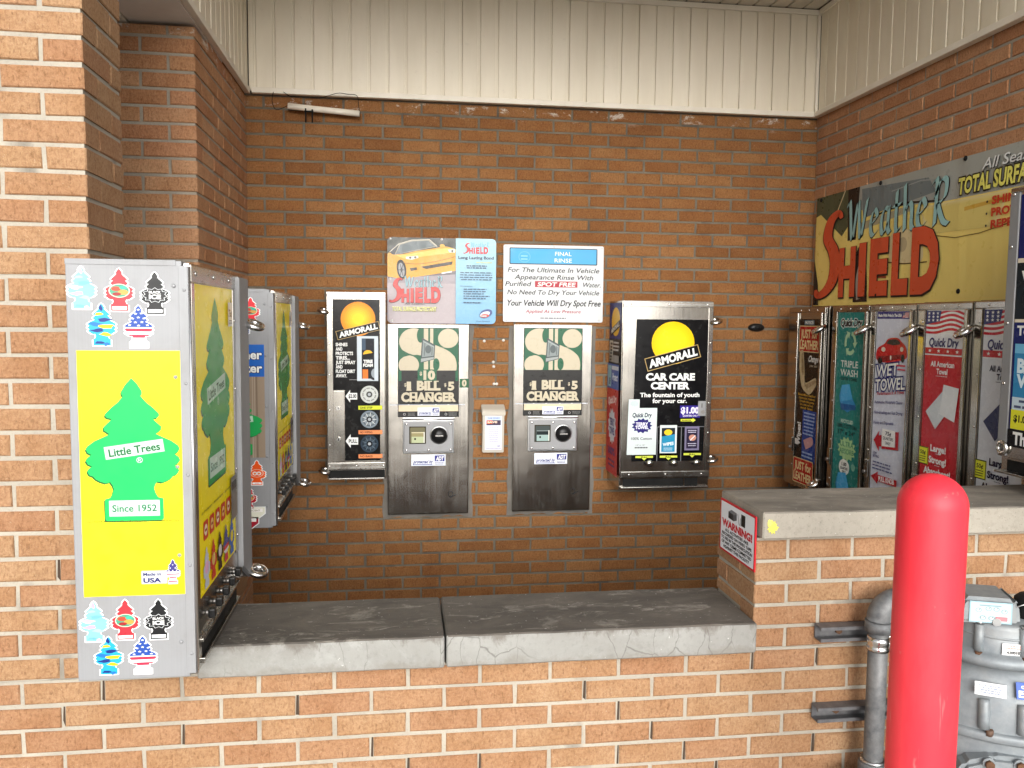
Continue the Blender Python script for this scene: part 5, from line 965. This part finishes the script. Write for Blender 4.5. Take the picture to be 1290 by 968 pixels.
def strut(z, label):
    t = thing('strut_channel', label, 'metal channel', (1.6, YF, z), 0, 'steel channels on the counter wall'); P = [(-.003, -.0225), (-.044, -.0225), (-.044, -.012), (-.038, -.012), (-.038, -.018), (-.008, -.018), (-.008, .018), (-.038, .018), (-.038, .012), (-.044, .012), (-.044, .0225), (-.003, .0225)]
    ch = obj('rail', MB().prism(P, 'x', -.373, .4, STRUTM, .0008), t)
    for x in (-.30, .05, .3): obj('bolt', MB().cyl((x, -.005, 0), (x, -.016, 0), .011, RUST, None, 6), t)
strut(.678, 'upper grey steel channel fixed to the counter wall behind the pipe'); strut(.432, 'lower grey steel channel fixed to the counter wall behind the pipe')
t = thing('gas_meter', 'grey cast gas meter at the lower right, partly behind the red bollard', 'gas meter', (1.652, 2.08, -.006), math.radians(-20))
def oval(prof, m, cx=0, cy=0, sx=1, sy=1, n=48): return (prof, m, Matrix.Translation((cx, cy, 0)) @ Matrix.Diagonal((sx, sy, 1, 1)), n)
body = obj('body', MB().lathe(*oval([(0, .69), (.12, .688), (.165, .672), (.20, .64), (.222, .59), (.232, .52), (.234, .40), (.234, .10), (.22, .06), (0, .06)], METER, .06, 0, 1, .62)), t)
for x in (-.11, -.02, .07, .16):
    P = []
    for z, r in ((.592, .218), (.58, .2235), (.56, .229), (.54, .231), (.515, .233)):
        u = x; y = -.62*math.sqrt(max(r*r-u*u, .001)); P.append((x+.06, y-.002, z))
    obj('rib', MB().tube(P, .015, METER, 14), body)
obj('flange', MB().lathe(*oval([(.225, .480), (.246, .482), (.250, .488), (.250, .500), (.246, .506), (.225, .508)], METER, .06, 0, 1, .63)), body)
obj('front_plate', MB().prism([(-.14, .05), (.26, .05), (.26, .38), (.235, .425), (.17, .455), (-.03, .455), (-.10, .430), (-.135, .38)], 'y', -.166, -.10, METER, .012), t)
for x, z in ((-.105, .385), (-.045, .436), (.03, .44), (.10, .44), (.17, .436), (.225, .395), (-.118, .29), (-.118, .18)): obj('bolt', MB().cyl((x, -.164, z), (x, -.170, z), .016, METER, None, 16).cyl((x, -.168, z), (x, -.182, z), .0115, RUST, None, 6), t)
for a_ in (200, 222, 246, 270, 294, 318): q = math.radians(a_); obj('bolt', MB().cyl((.06+.242*math.cos(q), .152*math.sin(q), .50), (.06+.242*math.cos(q), .152*math.sin(q), .516), .010, RUST, None, 6), body)
neck = obj('neck', MB().lathe(*oval([(0, .792), (.108, .792), (.116, .786), (.119, .776), (.119, .715), (.135, .710), (.150, .702), (.152, .690), (.148, .678), (0, .678)], METER, .015, 0, 1, .86)).lathe(*oval([(.1185, .758), (.1215, .757), (.1215, .752), (.1185, .751)], METER, .015, 0, 1, .86)), t)
for a_ in (178, 232, 285):
    q = math.radians(a_); cx, cy = .015+.119*math.cos(q), .119*.86*math.sin(q); lg = obj('lug', MB().cyl((cx, cy, .705), (cx, cy, .786), .0125, METER, None, 16), neck)
    obj('bolt', MB().cyl((cx, cy, .786), (cx, cy, .795), .0085, ZINC, None, 6), t); obj('bolt', MB().cyl((cx*1.06, cy*1.15, .700), (cx*1.06, cy*1.15, .712), .010, RUST, None, 6), t)
idx = obj('index_head', MB().prism([(-.118, .786), (.044, .786), (.037, .846), (.027, .860), (-.100, .860), (-.111, .846)], 'y', -.088, .05, METER, .012), t)
a = Art(0, 0, 130, 88, .106, .058, .15); a.rrect(0, 0, 130, 88, 6, (150, 182, 192)).rrect(4, 4, 126, 84, 5, (184, 206, 210))
for cx, cy in ((28, 36), (58, 28), (82, 28), (106, 36), (42, 66), (68, 66)): a.ell(cx, cy, 9, 9, (120, 146, 156)).ell(cx, cy, 7, 7, (196, 214, 214)).line([(cx, cy), (cx+4, cy-5)], 1.8, (50, 60, 66))
a.rect(80, 58, 116, 76, (190, 130, 136)).rect(30, 12, 96, 16, (130, 156, 166)); a.place('dial_window', idx, (-.089, -.0882, .851), (1, 0, 0), (0, -1, 0), .002, (150, 182, 192))
obj('seal_screw', MB().cyl((-.02, -.094, .797), (-.02, -.086, .797), .011, ZINC, None, 18), neck)
a = Art(0, 0, 60, 34, .056, .033).rect(0, 0, 60, 34, (226, 226, 224)).lines(6, 5, 52, 2, 6, (210, 130, 120), 2.4, 3).text('4300187', 32, 28, 8, (40, 40, 44), 40, .02); a.place('number_label', neck, (-.008, -.1045, .745), (1, 0, 0), (0, -1, 0), .0012, (226, 226, 224))
a = Art(0, 0, 80, 40, .075, .034).rect(0, 0, 80, 40, (222, 226, 230)).lines(8, 8, 70, 4, 7, (130, 140, 160), 3, 4); n_ = Vector((-.18, -.95, .26)).normalized(); u_ = Vector((.98, -.185, 0)).normalized(); a.place('paper_label', body, (-.075, -.1185, .640), u_, n_, .003, (222, 226, 230), n_.cross(u_))
a = Art(0, 0, 110, 50, .10, .044).rect(0, 0, 110, 50, (44, 84, 170)).text('GAS METER', 55, 18, 9, WHITE, 84, .03).rect(6, 24, 104, 44, (222, 228, 236)).lines(10, 27, 98, 2, 8, (60, 80, 150), 4, 5); n_ = Vector((.0, -.96, .27)).normalized(); u_ = Vector((1, 0, 0)); a.place('blue_plate', body, (.02, -.131, .652), u_, n_, .003, (44, 84, 170), n_.cross(u_))
obj('seal_wire', MB().tube(sp3([(.02, -.085, .835), (.05, -.09, .852), (.09, -.07, .84)]), .0016, ZINC, 6), t)
obj('regulator_cap', MB().lathe([(0, .055), (.03, .053), (.042, .042), (.045, .0), (.045, -.06), (0, -.06)], DARK, Matrix.Translation((.095, .0, .80)), 28), t)
